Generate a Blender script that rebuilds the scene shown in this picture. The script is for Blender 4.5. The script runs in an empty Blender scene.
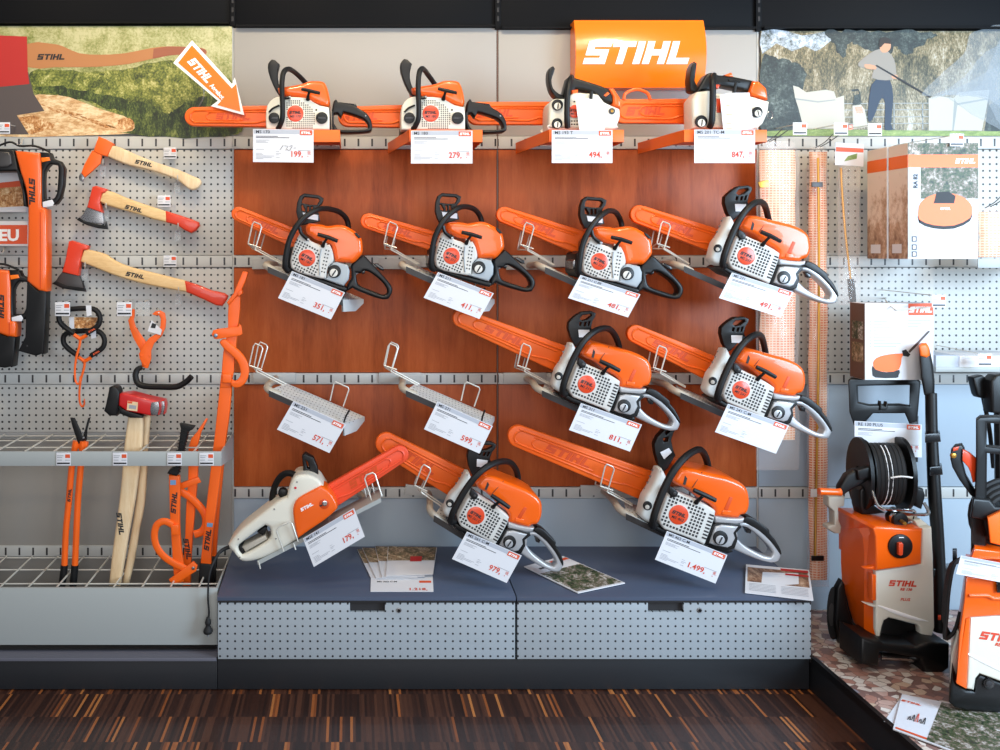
import bpy, bmesh, math, random
from mathutils import Vector, Matrix, noise
from mathutils.geometry import tessellate_polygon
random.seed(7)
D=bpy.data; COL=bpy.context.scene.collection; PI=math.pi
# ---------------------------------------------------------------- frame: x right, y into the wall (wall face y=0), z up, floor z=0
DIST=3.435; FPX=900.0; EYE=1.466; VX,VY=350.0,255.0
def sc(y): return FPX/(y+DIST)
def W(px,py,y): s=sc(y); return Vector(((px-VX)/s,y,EYE-(py-VY)/s))
def Z(ox,oy,k): return lambda p:(ox+p[0]/k,oy+p[1]/k)
def zz(f,*pts): return [f(p) for p in pts]
def lin(c): 
    c=c/255.0
    return c/12.92 if c<=0.04045 else ((c+0.055)/1.055)**2.4
def rgb(r,g,b): return (lin(r),lin(g),lin(b),1.0)
# ---------------------------------------------------------------- materials
M={}
def mat(name,col,rough=0.5,metal=0.0,coat=0.0,alpha=1.0,emit=None,estr=0,spec=0.5,bump=0,bscale=300):
    m=D.materials.new(name); m.use_nodes=True; nt=m.node_tree; b=nt.nodes['Principled BSDF']
    b.inputs['Base Color'].default_value=rgb(*col); b.inputs['Roughness'].default_value=rough; b.inputs['Metallic'].default_value=metal
    b.inputs['Coat Weight'].default_value=coat; b.inputs['Alpha'].default_value=alpha; b.inputs['Specular IOR Level'].default_value=spec
    tc=nt.nodes.new('ShaderNodeTexCoord'); n=nt.nodes.new('ShaderNodeTexNoise'); n.inputs['Scale'].default_value=bscale
    nt.links.new(tc.outputs['Object'],n.inputs['Vector'])
    r=nt.nodes.new('ShaderNodeMapRange'); r.inputs['To Min'].default_value=max(0,rough-0.05); r.inputs['To Max'].default_value=min(1,rough+0.05)
    nt.links.new(n.outputs['Fac'],r.inputs['Value']); nt.links.new(r.outputs['Result'],b.inputs['Roughness'])
    if bump:
        bp=nt.nodes.new('ShaderNodeBump'); bp.inputs['Strength'].default_value=bump; bp.inputs['Distance'].default_value=0.001
        nt.links.new(n.outputs['Fac'],bp.inputs['Height']); nt.links.new(bp.outputs['Normal'],b.inputs['Normal'])
    M[name]=m; return m
class NT:
    """tiny helper to write node graphs"""
    def __init__(s,name,rough=0.5,**kw):
        s.m=mat(name,(200,200,200),rough,**kw); s.t=s.m.node_tree; s.b=s.t.nodes['Principled BSDF']
        s.tc=[n for n in s.t.nodes if n.type=='TEX_COORD'][0]
    def n(s,typ,**kw):
        nd=s.t.nodes.new(typ)
        for k,v in kw.items(): setattr(nd,k,v)
        return nd
    def l(s,a,b): s.t.links.new(a,b)
    def val(s,x,sock):
        if isinstance(x,(int,float)): sock.default_value=x
        else: s.l(x,sock)
    def math(s,op,a,b=None,c=None):
        nd=s.n('ShaderNodeMath',operation=op); s.val(a,nd.inputs[0])
        if b is not None: s.val(b,nd.inputs[1])
        if c is not None: s.val(c,nd.inputs[2])
        return nd.outputs[0]
    def xyz(s,out='Object'):
        nd=s.n('ShaderNodeSeparateXYZ'); s.l(s.tc.outputs[out],nd.inputs[0]); return nd.outputs
    def comb(s,x,y,z):
        nd=s.n('ShaderNodeCombineXYZ')
        for i,v in enumerate((x,y,z)): s.val(v,nd.inputs[i])
        return nd.outputs[0]
    def ramp(s,fac,stops,interp='LINEAR'):
        nd=s.n('ShaderNodeValToRGB'); cr=nd.color_ramp; cr.interpolation=interp
        while len(cr.elements)<len(stops): cr.elements.new(0.5)
        for e,(p,c) in zip(cr.elements,stops): e.position=p; e.color=rgb(*c)
        s.val(fac,nd.inputs[0]); return nd.outputs[0]
    def mix(s,fac,a,b,mode='MIX'):
        nd=s.n('ShaderNodeMix',data_type='RGBA',blend_type=mode); s.val(fac,nd.inputs[0])
        for v,i in ((a,6),(b,7)):
            if isinstance(v,tuple): nd.inputs[i].default_value=rgb(*v)
            else: s.l(v,nd.inputs[i])
        return nd.outputs[2]
    def noise(s,vec,scale,detail=3,rough=0.5,dist=0):
        nd=s.n('ShaderNodeTexNoise'); s.l(vec,nd.inputs['Vector']); nd.inputs['Scale'].default_value=scale
        nd.inputs['Detail'].default_value=detail; nd.inputs['Roughness'].default_value=rough; nd.inputs['Distortion'].default_value=dist
        return nd.outputs['Fac']
    def white(s,vec):
        nd=s.n('ShaderNodeTexWhiteNoise',noise_dimensions='3D'); s.l(vec,nd.inputs[0]); return nd.outputs['Value']
    def scalev(s,vec,v):
        nd=s.n('ShaderNodeVectorMath',operation='MULTIPLY'); s.l(vec,nd.inputs[0]); nd.inputs[1].default_value=v; return nd.outputs[0]
    def color(s,c): s.l(c,s.b.inputs['Base Color'])
    def bump(s,h,st=0.3,d=0.002):
        bp=s.n('ShaderNodeBump'); bp.inputs['Strength'].default_value=st; bp.inputs['Distance'].default_value=d
        s.l(h,bp.inputs['Height']); s.l(bp.outputs['Normal'],s.b.inputs['Normal'])
def dots(name,base,pitch,r,ax='xz',hole=(35,34,36),rough=0.45,metal=0.0):
    """painted sheet metal with a square grid of punched holes"""
    g=NT(name,rough,metal=metal); o=g.xyz(); a,b=[{'x':o[0],'y':o[1],'z':o[2]}[c] for c in ax]
    fa=g.math('SUBTRACT',g.math('FRACT',g.math('DIVIDE',a,pitch)),0.5); fb=g.math('SUBTRACT',g.math('FRACT',g.math('DIVIDE',b,pitch)),0.5)
    d=g.math('SQRT',g.math('ADD',g.math('MULTIPLY',fa,fa),g.math('MULTIPLY',fb,fb)))
    k=g.math('LESS_THAN',d,r/pitch)
    nz=g.noise(g.tc.outputs['Object'],6,2); c=g.mix(g.math('MULTIPLY',nz,0.12),base,(120,120,120)); g.color(g.mix(k,c,hole)); return g
mat('orange',(236,94,8),0.30,coat=0.35)
mat('orange_scabbard',(234,96,14),0.42)
mat('orange_red_scabbard',(230,76,40),0.45)
mat('orange_metal',(242,98,14),0.4,bump=0.05)
mat('orange_tray',(240,104,10),0.45)
mat('emboss_orange',(206,70,8),0.5)
mat('red_orange',(212,66,24),0.35,coat=0.3)
mat('red_paint',(196,26,24),0.35,coat=0.3)
mat('housing_white',(205,202,196),0.45,bump=0.05)
mat('housing_cream',(216,212,198),0.4)
mat('tank_grey',(158,166,172),0.45)
mat('silver',(176,176,178),0.35,metal=0.35)
mat('steel',(150,150,152),0.28,metal=0.9)
mat('chrome',(205,205,205),0.15,metal=1.0)
mat('brass',(190,140,60),0.3,metal=0.8)
mat('wire',(212,208,198),0.35,metal=0.3)
mat('arm_beige',(176,168,154),0.45)
mat('dark_steel',(70,68,68),0.4,metal=0.5)
mat('black',(9,9,10),0.42,spec=.4,bump=0.05)
mat('black_soft',(8,8,9),0.55,spec=.4,bump=0.2)
mat('black_gloss',(14,14,16),0.25,coat=0.3)
mat('vent_dark',(38,36,38),0.7)
mat('paper',(216,216,220),0.55)
mat('paper_header',(176,180,190),0.55)
mat('ink',(30,30,34),0.6)
mat('ink_grey',(150,152,158),0.6)
mat('ink_red',(206,66,40),0.6)
mat('logo_red',(216,84,42),0.55)
mat('white_print',(245,245,245),0.5)
mat('sticker_blue',(110,150,190),0.5)
mat('sign_orange',(250,118,4),0.25,coat=0.6)
mat('axe_red',(214,58,26),0.35,coat=0.3)
mat('print_wood',(178,118,70),0.5)
mat('print_wood_red',(150,84,58),0.5)
mat('tray_metal',(200,204,204),0.4)
mat('shelf_metal',(160,164,162),0.45,bump=0.03)
mat('rail_metal',(176,176,172),0.42)
mat('fascia',(6,7,11),0.6,spec=.12)
mat('base_black',(26,28,32),0.5)
mat('counter_top',(74,84,104),0.38)
mat('base_deck',(96,96,106),0.45)
mat('grey_panel',(152,166,178),0.5)
mat('grey_panel_warm',(140,136,130),0.5)
mat('beige_panel',(156,152,147),0.55)
mat('white_wall',(198,196,192),0.8)
mat('clear',(205,210,212),0.1,alpha=0.16)
mat('film',(236,222,214),0.10,alpha=0.13,coat=0.2)
mat('rubber',(18,18,20),0.7)
mat('cardboard_dark',(92,62,48),0.5)
mat('red_dot',(200,30,50),0.4)
mat('skin',(190,140,110),0.6)
mat('shirt',(138,134,128),0.7)
mat('jeans',(52,66,84),0.7)
mat('chair_print',(176,174,164),0.6)
mat('mist',(180,192,202),0.6,alpha=0.24)
mat('hair',(34,28,26),0.6)
mat('rail_print',(140,146,146),0.6)
mat('steel_print',(82,72,70),0.6)
mat('red_print',(178,34,30),0.6)
# ---------------------------------------------------------------- mesh builder
def catmull(pts,n=4,closed=True):
    out=[]; N=len(pts)
    rng=range(N) if closed else range(N-1)
    for i in rng:
        if closed: p0,p1,p2,p3=pts[(i-1)%N],pts[i],pts[(i+1)%N],pts[(i+2)%N]
        else: p0,p1,p2,p3=pts[max(i-1,0)],pts[i],pts[i+1],pts[min(i+2,N-1)]
        for k in range(n):
            t=k/n; t2=t*t; t3=t2*t
            out.append(type(p1)(0.5*((2*b)+(-a+c)*t+(2*a-5*b+4*c-d)*t2+(-a+3*b-3*c+d)*t3) for a,b,c,d in zip(p0,p1,p2,p3)))
    if not closed: out.append(pts[-1])
    return out
def smart(pts,n=2):
    """round the gentle bends of an outline, keep its real corners"""
    N=len(pts); cor=[]
    for i in range(N):
        a=Vector(pts[i])-Vector(pts[i-1]); b=Vector(pts[(i+1)%N])-Vector(pts[i]); cor.append(a.length<1e-9 or b.length<1e-9 or a.angle(b)>math.radians(48))
    out=[]
    for i in range(N):
        p1,p2=pts[i],pts[(i+1)%N]; p0=p1 if cor[i] else pts[i-1]; p3=p2 if cor[(i+1)%N] else pts[(i+2)%N]
        out.append(p1); t=.5; out.append(tuple(0.5*((2*b)+(-a+c)*t+(2*a-5*b+4*c-d)*t*t+(-a+3*b-3*c+d)*t**3) for a,b,c,d in zip(p0,p1,p2,p3)))
    return out
def area2(p): return sum(p[i][0]*p[(i+1)%len(p)][1]-p[(i+1)%len(p)][0]*p[i][1] for i in range(len(p)))/2
def inset(p,d):
    """move a CCW contour inwards by d"""
    N=len(p); out=[]
    for i in range(N):
        a,b,c=p[i-1],p[i],p[(i+1)%N]
        e1=Vector((b[0]-a[0],b[1]-a[1])); e2=Vector((c[0]-b[0],c[1]-b[1]))
        if e1.length<1e-9 or e2.length<1e-9: out.append(b); continue
        e1.normalize(); e2.normalize(); n1=Vector((-e1.y,e1.x)); n2=Vector((-e2.y,e2.x)); m=n1+n2
        if m.length<1e-6: out.append(b); continue
        m.normalize(); k=min(1/max(0.45,m.dot(n1)),2.0); out.append((b[0]+m.x*d*k,b[1]+m.y*d*k))
    return out
_tc={}
def glyphs(s,bold=0.0,shear=0.0):
    key=(s,bold,shear)
    if key in _tc: return _tc[key]
    cu=D.curves.new('t','FONT'); cu.body=s; cu.offset=bold; cu.shear=shear; cu.resolution_u=2; cu.size=1.0
    ob=D.objects.new('t',cu); me=ob.to_mesh(); v=[(a.co.x,a.co.y) for a in me.vertices]; f=[tuple(p.vertices) for p in me.polygons]
    ob.to_mesh_clear(); D.objects.remove(ob); D.curves.remove(cu)
    _tc[key]=(v,f); return _tc[key]
LOGO=[]   # rectangles per letter (x0,x1,y0,y1), advance
def _logo():
    x=0
    def add(rs,w):
        nonlocal x
        for a,b,c,d in rs: LOGO.append((x+a,x+b,c,d))
        x+=w
    t=.26; s=.29; h=.5-t/2
    add([(0,.9,0,t),(.9-s,.9,t,h),(0,.9,h,.5+t/2),(0,s,.5+t/2,1-t),(0,.95,1-t,1)],1.03)
    add([(0,.92,1-t,1),(.31,.31+s,0,1-t)],1.0)
    add([(0,s,0,1)],s+.1)
    add([(0,s,0,1),(.62,.62+s,0,1),(s,.62,h,.5+t/2)],.62+s+.1)
    add([(0,s,t,1),(0,.86,0,t)],.86)
    return x
LW=_logo()
class MB:
    auto=True
    sk=0.0   # turn of a body about the vertical: sideways run per unit of depth
    def __init__(s): s.v=[]; s.f=[]; s.mi=[]; s.mats=[]
    def m(s,name):
        if name not in s.mats: s.mats.append(name)
        return s.mats.index(name)
    def add(s,vs,fs,mt):
        o=len(s.v); k=s.m(mt); s.v+= [Vector(v) for v in vs]; s.f+=[tuple(i+o for i in f) for f in fs]; s.mi+=[k]*len(fs); return s
    def prism(s,cont,T,thick,mt,holes=(),bev=0.002,seg=3,back=True,dome=None):
        """cont: 2D contour; T(a,b,d)->Vector, d = depth behind the front face"""
        cs=[list(cont)]+[list(h) for h in holes]
        cs=[c if (area2(c)>0)==(i==0) else c[::-1] for i,c in enumerate(cs)]
        bev=min(bev,thick*0.5); bi=bev if dome is None else dome
        lv=[(bi*(1-math.sin(PI/2*k/seg)),bev*(1-math.cos(PI/2*k/seg))) for k in range(seg+1)] if bev>0 else [(0,0)]
        if bev>0: lv2=[(a,thick-b) for a,b in reversed(lv)]
        else: lv2=[(0,thick)]
        rings=lv+lv2; base=len(s.v); k=s.m(mt); idx=[]
        tot=0
        for ins,dep in rings:
            row=[]
            for c in cs:
                cc=inset(c,ins) if ins>0 else c
                st=len(s.v); s.v+=[T(p[0],p[1],dep) for p in cc]; row.append((st,len(cc)))
            idx.append(row)
        for r0,r1 in zip(idx[:-1],idx[1:]):
            for (a,n),(b,_) in zip(r0,r1):
                for i in range(n): j=(i+1)%n; s.f.append((a+i,b+i,b+j,a+j)); s.mi.append(k)
        for which,flip in ((0,False),(-1,True)):
            if which==-1 and not back: continue
            row=idx[which]; ins=rings[which][0]
            loops=[[Vector((p[0],p[1],0)) for p in (inset(c,ins) if ins>0 else c)] for c in cs]
            ids=[st+i for st,n in row for i in range(n)]
            for t in tessellate_polygon(loops):
                f=tuple(ids[i] for i in t); s.f.append(f[::-1] if flip else f); s.mi.append(k)
        return s
    def plate(s,pts,y,thick,mt,holes=(),bev=0.003,sm=0,dome=None,seg=3):
        """outline given in picture pixels, stood at depth y (its front face), real thickness behind it"""
        def cv(c,c0=False):
            c=[(W(p[0],p[1],y).x,W(p[0],p[1],y).z) for p in c]
            if MB.auto and not sm and thick>.018 and len(c)>=(12 if c0 else 7): return smart([tuple(p) for p in c]) if not (holes and thick<=.03) else c
            return catmull([tuple(p) for p in c],sm) if sm else c
        return s.prism(cv(pts,True),lambda a,b,d:Vector((a+MB.sk*d,y+d,b)),thick,mt,[cv(h) for h in holes],bev,seg,dome=dome)
    def tube(s,pts,r,mt,n=8,sm=4,closed=False,flat=1.0,cap=True):
        pts=[tuple(p) for p in pts]
        rr=r if isinstance(r,(list,tuple)) else [r]*len(pts)
        q=[tuple(p)+(a,) for p,a in zip(pts,rr)]
        if sm and len(q)>2: q=catmull(q,sm,closed)
        P=[Vector(p[:3]) for p in q]; R=[p[3] for p in q]; N=len(P); rings=[]; k=s.m(mt); up=None
        for i in range(N):
            if closed: t=P[(i+1)%N]-P[i-1]
            else: t=P[min(i+1,N-1)]-P[max(i-1,0)]
            t.normalize()
            if up is None: up=t.orthogonal().normalized() if abs(t.y)>0.9 else Vector((0,1,0))
            a=(up-t*up.dot(t)); a=a.normalized() if a.length>1e-4 else t.orthogonal().normalized(); up=a; b=t.cross(a)
            st=len(s.v)
            for j in range(n):
                th=2*PI*j/n; s.v.append(P[i]+a*math.cos(th)*R[i]*flat+b*math.sin(th)*R[i])
            rings.append(st)
        for i in range(N if closed else N-1):
            a,b=rings[i],rings[(i+1)%N]
            for j in range(n): jj=(j+1)%n; s.f.append((a+j,b+j,b+jj,a+jj)[::-1]); s.mi.append(k)
        if cap and not closed:
            s.f.append(tuple(rings[0]+j for j in range(n))); s.mi.append(k)
            s.f.append(tuple(rings[-1]+j for j in range(n))[::-1]); s.mi.append(k)
        return s
    def ptube(s,pts,r,mt,f=None,**kw):
        """points as (px,py,y); f maps zoom to picture pixels"""
        return s.tube([W(*((f((p[0],p[1])) if f else (p[0],p[1]))+(p[2],))) for p in pts],r,mt,**kw)
    def box(s,a,b,mt,bev=0.0):
        x0,x1=sorted((a[0],b[0])); y0,y1=sorted((a[1],b[1])); z0,z1=sorted((a[2],b[2]))
        bev=min(bev,(y1-y0)*.45,(x1-x0)*.45,(z1-z0)*.45)
        return s.prism([(x0,z0),(x1,z0),(x1,z1),(x0,z1)],lambda p,q,d:Vector((p,y0+d,q)),y1-y0,mt,(),bev,2)
    def pbox(s,x0,y0,x1,y1,yf,yb,mt,bev=0.0):
        a=W(x0,y0,yf); b=W(x1,y1,yf); return s.box((a.x,yf,a.z),(b.x,yb,b.z),mt,bev)
    def disc(s,c,r,mt,thick=0.004,y=None,n=20,nrm=Vector((0,-1,0)),bev=0.001):
        """disc facing the room; c=Vector of the front centre"""
        nrm=Vector(nrm).normalized(); a=nrm.orthogonal().normalized() if abs(nrm.y)<0.99 else Vector((1,0,0)); b=nrm.cross(a)*-1 if abs(nrm.y)>=0.99 else nrm.cross(a)
        if abs(nrm.y)>=0.99: b=Vector((0,0,1))
        return s.prism([(math.cos(2*PI*i/n)*r,math.sin(2*PI*i/n)*r) for i in range(n)],lambda p,q,d:c+a*p+b*q-nrm*d,thick,mt,(),bev,2)
    def flat(s,pts,mt):
        """planar polygon from 3D points"""
        pts=[Vector(p) for p in pts]; o=pts[0]; n=Vector((0,0,0))
        for i in range(len(pts)): n+=(pts[i]-o).cross(pts[(i+1)%len(pts)]-o)
        a=(pts[1]-o).normalized(); n.normalize(); b=n.cross(a)
        l=[Vector(((p-o).dot(a),(p-o).dot(b),0)) for p in pts]
        return s.add(pts,[tuple(t) for t in tessellate_polygon([l])],mt)
    def pflat(s,pts,y,mt,sm=0):
        if sm: pts=catmull([tuple(p) for p in pts],sm)
        return s.flat([W(p[0],p[1],y) for p in pts],mt)
    def rect(s,o,u,v,a0,a1,b0,b1,mt):
        return s.add([o+u*a0+v*b0,o+u*a1+v*b0,o+u*a1+v*b1,o+u*a0+v*b1],[(0,1,2,3)],mt)
    def text(s,t,o,u,v,h,mt,bold=0.02,shear=0.0,sx=1.0,center=False):
        """o baseline start, u,v unit directions; h = cap height"""
        vs,fs=glyphs(t,bold,shear)
        if not vs: return s
        k=h/0.73; w=max(p[0] for p in vs); dx=-w/2 if center else 0
        return s.add([o+u*((p[0]+dx)*k*sx)+v*(p[1]*k) for p in vs],fs,mt)
    def logo(s,o,u,v,h,mt,sx=1.0,shear=0.28,nrm=None,th=0.0,center=True):
        """italic block lettering; o = centre of the word (or start of baseline)"""
        k=h; off=(LW*sx*k/2,h/2) if center else (0,0)
        for a,b,c,d in LOGO:
            P=[]
            for x,y in ((a,c),(b,c),(b,d),(a,d)):
                P.append(o+u*((x*sx+ (y-0.5)*shear)*k-off[0])+v*(y*k-off[1]))
            if th and nrm is not None:
                Q=[p-nrm*th for p in P]; s.add(P+Q,[(0,1,2,3),(0,4,5,1),(1,5,6,2),(2,6,7,3),(3,7,4,0)],mt)
            else: s.add(P,[(0,1,2,3)],mt)
        return s
    def build(s,name,parent=None,org=None,smooth=35,col=True):
        """link as ONE mesh object; org = origin of the thing it belongs to (world)"""
        if org is None: org=Vector((0,0,0))
        me=D.meshes.new(name); me.from_pydata([v-org for v in s.v],[],s.f)
        for n in s.mats: me.materials.append(M[n])
        me.polygons.foreach_set('material_index',s.mi)
        bm=bmesh.new(); bm.from_mesh(me); bmesh.ops.recalc_face_normals(bm,faces=bm.faces[:]); bm.to_mesh(me); bm.free()
        me.update(); me.validate()
        if smooth:
            for p in me.polygons: p.use_smooth=True
            me.set_sharp_from_angle(angle=math.radians(smooth))
        ob=D.objects.new(name,me); COL.objects.link(ob)
        if parent is not None: ob.parent=parent
        else: ob.location=org
        return ob
def tag(o,label,cat,group=None,kind=None):
    o['label']=label; o['category']=cat
    if group: o['group']=group
    if kind: o['kind']=kind
    return o
def thing(name,org,label,cat,group=None):
    o=D.objects.new(name,None); COL.objects.link(o); o.location=org; o.empty_display_size=0.05; return tag(o,label,cat,group)
def struct(o): o['kind']='structure'; return o
def dup(root,loc,rot=0.0,scale=1.0,label=None,group=None):
    def cp(o,par):
        c=o.copy(); COL.objects.link(c); c.parent=par
        for ch in [x for x in D.objects if x.parent==o]: cp(ch,c)
        return c
    r=cp(root,None); r.location=loc; r.rotation_euler=(0,rot,0); r.scale=(scale,scale,scale)
    if label: r['label']=label
    if group: r['group']=group
    return r
X_=Vector((1,0,0)); Z_=Vector((0,0,1)); NF=Vector((0,-1,0))
def dirs(deg):
    """unit right/up directions of a face turned clockwise by deg in the wall plane"""
    a=math.radians(deg); return Vector((math.cos(a),0,-math.sin(a))),Vector((math.sin(a),0,math.cos(a)))
def inpoly(p,poly):
    x,y=p; c=False; j=len(poly)-1
    for i in range(len(poly)):
        xi,yi=poly[i]; xj,yj=poly[j]
        if (yi>y)!=(yj>y) and x<(xj-xi)*(y-yi)/(yj-yi)+xi: c=not c
        j=i
    return c
# ================================================================ special surfaces
PEG='pegboard'; dots(PEG,(182,180,174),0.0257,0.0042)
dots('drawer_metal',(160,168,174),0.0252,0.0036)
def slots(name,base,z0,pitch=0.0522):
    g=NT(name,0.42); o=g.xyz(); f=g.math('ABSOLUTE',g.math('SUBTRACT',g.math('FRACT',g.math('DIVIDE',o[0],pitch)),0.5))
    k=g.math('MULTIPLY',g.math('LESS_THAN',f,0.068),g.math('LESS_THAN',g.math('ABSOLUTE',o[2]),0.0145))
    g.color(g.mix(k,base,(40,38,40)))
slots('slot_rail',(180,180,176),0)
g=NT('wood_panel',0.4,spec=.2); o=g.xyz()
v=g.comb(g.math('MULTIPLY',o[0],1.0),0.0,g.math('MULTIPLY',o[2],0.13))
n1=g.noise(v,26,5,0.6,0.6); n2=g.noise(v,160,3,0.6); pl=g.white(g.comb(g.math('FLOOR',g.math('MULTIPLY',o[0],7.5)),0,0))
t=g.math('ADD',g.math('ADD',g.math('MULTIPLY',n1,0.55),g.math('MULTIPLY',n2,0.25)),g.math('MULTIPLY',pl,0.16))
g.color(g.ramp(t,[(0.25,(128,54,20)),(0.48,(164,78,36)),(0.62,(174,88,44)),(0.8,(188,102,56))]))
g=NT('floor_wood',0.33,coat=0.15); o=g.xyz()
row=g.math('FLOOR',g.math('DIVIDE',g.math('ADD',o[1],0.43),0.148)); r1=g.white(g.comb(row,3.1,0))
xx=g.math('FLOOR',g.math('ADD',g.math('DIVIDE',o[0],0.0082),g.math('MULTIPLY',r1,7)))
rnd=g.white(g.comb(xx,row,0)); gate=g.noise(g.comb(g.math('DIVIDE',xx,14.0),g.math('MULTIPLY',row,3.3),0),1.0,2)
n2=g.noise(g.comb(g.math('MULTIPLY',o[0],1),g.math('MULTIPLY',o[1],.08),row),320,2)
lt=g.math('MULTIPLY',g.math('GREATER_THAN',rnd,0.86),g.math('GREATER_THAN',gate,0.47))
dk=g.ramp(rnd,[(0.0,(44,24,18)),(0.5,(64,36,26)),(0.8,(92,56,40))]); lc=g.ramp(g.white(g.comb(xx,row,5)),[(0,(130,70,36)),(0.5,(176,100,50)),(1,(206,132,72))])
c=g.mix(lt,dk,lc); g.color(g.mix(g.math('MULTIPLY',n2,0.45),c,(24,12,8)))
g=NT('pebbles',0.4); vo=g.n('ShaderNodeTexVoronoi'); g.l(g.scalev(g.tc.outputs['Object'],(1,1.15,1)),vo.inputs['Vector']); vo.inputs['Scale'].default_value=33
ed=g.n('ShaderNodeTexVoronoi',feature='DISTANCE_TO_EDGE'); g.l(g.scalev(g.tc.outputs['Object'],(1,1.15,1)),ed.inputs['Vector']); ed.inputs['Scale'].default_value=33
bw=g.n('ShaderNodeRGBToBW'); g.l(vo.outputs['Color'],bw.inputs[0])
pc=g.ramp(bw.outputs[0],[(0.12,(130,100,92)),(0.32,(196,162,148)),(0.45,(224,208,194)),(0.55,(176,128,112)),(0.66,(230,220,208)),(0.78,(206,178,152)),(0.92,(140,138,148))],'CONSTANT')
nz=g.noise(g.tc.outputs['Object'],80,3); pc=g.mix(g.math('MULTIPLY',nz,.35),pc,(120,90,80))
k=g.math('LESS_THAN',ed.outputs['Distance'],0.03); g.color(g.mix(k,pc,(116,88,80)))
def foliage(name,stops,sc1,sc2,sx=1.0,sz=1.0,zl=None):
    g=NT(name,0.5); o=g.xyz(); v=g.scalev(g.tc.outputs['Object'],(sx,1,sz))
    n1=g.noise(v,sc1,6,0.72,0.4); n2=g.noise(v,sc2,5,0.75); t=g.math('ADD',g.math('MULTIPLY',n1,0.55),g.math('MULTIPLY',n2,0.45))
    if zl: t=g.math('ADD',t,g.math('MULTIPLY',g.math('SUBTRACT',o[2],zl[0]),zl[1]))
    g.color(g.ramp(t,stops)); return g
foliage('grass_print',[(0.36,(30,40,18)),(0.45,(86,96,44)),(0.51,(124,130,66)),(0.57,(152,152,96)),(0.66,(186,182,136))],12,110,zl=(0.0,0.3))
foliage('bush_print',[(0.40,(30,38,14)),(0.46,(74,86,30)),(0.51,(112,120,44)),(0.56,(156,156,78)),(0.62,(206,200,140))],16,130)
foliage('dark_grass_print',[(0.40,(12,16,8)),(0.49,(38,54,20)),(0.56,(86,100,40)),(0.66,(150,156,84))],14,110,1.6,0.7)
foliage('log_print',[(0.3,(120,72,36)),(0.45,(196,150,98)),(0.55,(232,204,160)),(0.7,(248,232,200))],14,60,0.6,1.8)
foliage('tree_print',[(0.38,(26,32,30)),(0.46,(78,78,62)),(0.51,(118,108,82)),(0.57,(160,152,130)),(0.66,(190,196,200))],9,110,1.6,0.7)
foliage('pine_print',[(0.40,(12,20,20)),(0.5,(34,44,42)),(0.58,(72,82,76)),(0.68,(130,138,138))],14,90)
foliage('sky_print',[(0.4,(60,66,62)),(0.5,(150,160,168)),(0.6,(206,214,226))],22,90)
foliage('lawn_print',[(0.35,(70,96,40)),(0.55,(130,150,80)),(0.7,(176,182,120))],30,200,1,3)
foliage('magazine_print',[(0.40,(18,20,20)),(0.47,(58,76,40)),(0.52,(110,96,84)),(0.57,(166,160,150)),(0.64,(224,224,224))],26,90)
foliage('autumn_print',[(0.38,(36,30,22)),(0.46,(92,84,52)),(0.52,(140,112,84)),(0.58,(180,160,130)),(0.66,(216,212,200))],30,110)
foliage('photo_brown',[(0.36,(58,36,28)),(0.5,(128,92,70)),(0.6,(184,150,122)),(0.7,(226,206,186))],9,40,2.2,0.7,zl=(0.0,0.9))
foliage('street_print',[(0.38,(60,50,44)),(0.52,(150,120,96)),(0.62,(220,206,190))],9,50,1,2.5)
foliage('handle_wood',[(0.3,(196,150,92)),(0.5,(222,184,128)),(0.7,(236,206,156))],8,60,0.5,3)
foliage('handle_wood_pale',[(0.3,(206,170,124)),(0.5,(224,194,152)),(0.7,(236,214,178))],8,60,3,0.4)
foliage('wood_bits',[(0.4,(110,62,26)),(0.5,(190,130,70)),(0.6,(238,214,170))],30,90)
g=NT('netting',0.4,alpha=0.9); o=g.xyz(); a=g.math('FRACT',g.math('DIVIDE',o[0],0.013)); b=g.math('FRACT',g.math('DIVIDE',o[2],0.0095))
k=g.math('MULTIPLY',g.math('GREATER_THAN',a,.28),g.math('GREATER_THAN',b,.42)); n=g.noise(g.tc.outputs['Object'],14,3,0.6)
pk=g.mix(g.ramp(n,[(0.4,(0,0,0)),(0.62,(255,255,255))]),(226,112,58),(236,164,122)); g.color(g.mix(k,(244,206,176),pk))
# ================================================================ setting
m=MB(); m.box((-2.2,-3.2,-0.03),(3.6,0.05,0.0),'floor_wood'); struct(m.build('floor'))
m=MB(); m.box((-2.2,0.03,0),(3.6,0.12,3.0),'white_wall'); struct(m.build('wall_back'))
yW=-0.0
XB=[W(-30,0,0).x-1.2,W(233,0,0).x,W(497.5,0,0).x,W(757.5,0,0).x,3.2]   # bay joints
zr=lambda y:W(0,y,0).z
rails=[(136,149.5),(255,267.5),(372.5,384.5),(486.5,498.5)]
def panel(name,x0,x1,y0,y1,mt,label,cat,group=None,t=0.02,gap=0.0009):
    m=MB(); m.box((x0+gap,0,zr(y1)),(x1-gap,t,zr(y0)),mt,0.0015)
    o=m.build(name,None,Vector((x0,0,zr(y1)))); tag(o,label,cat,group); return o
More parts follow.
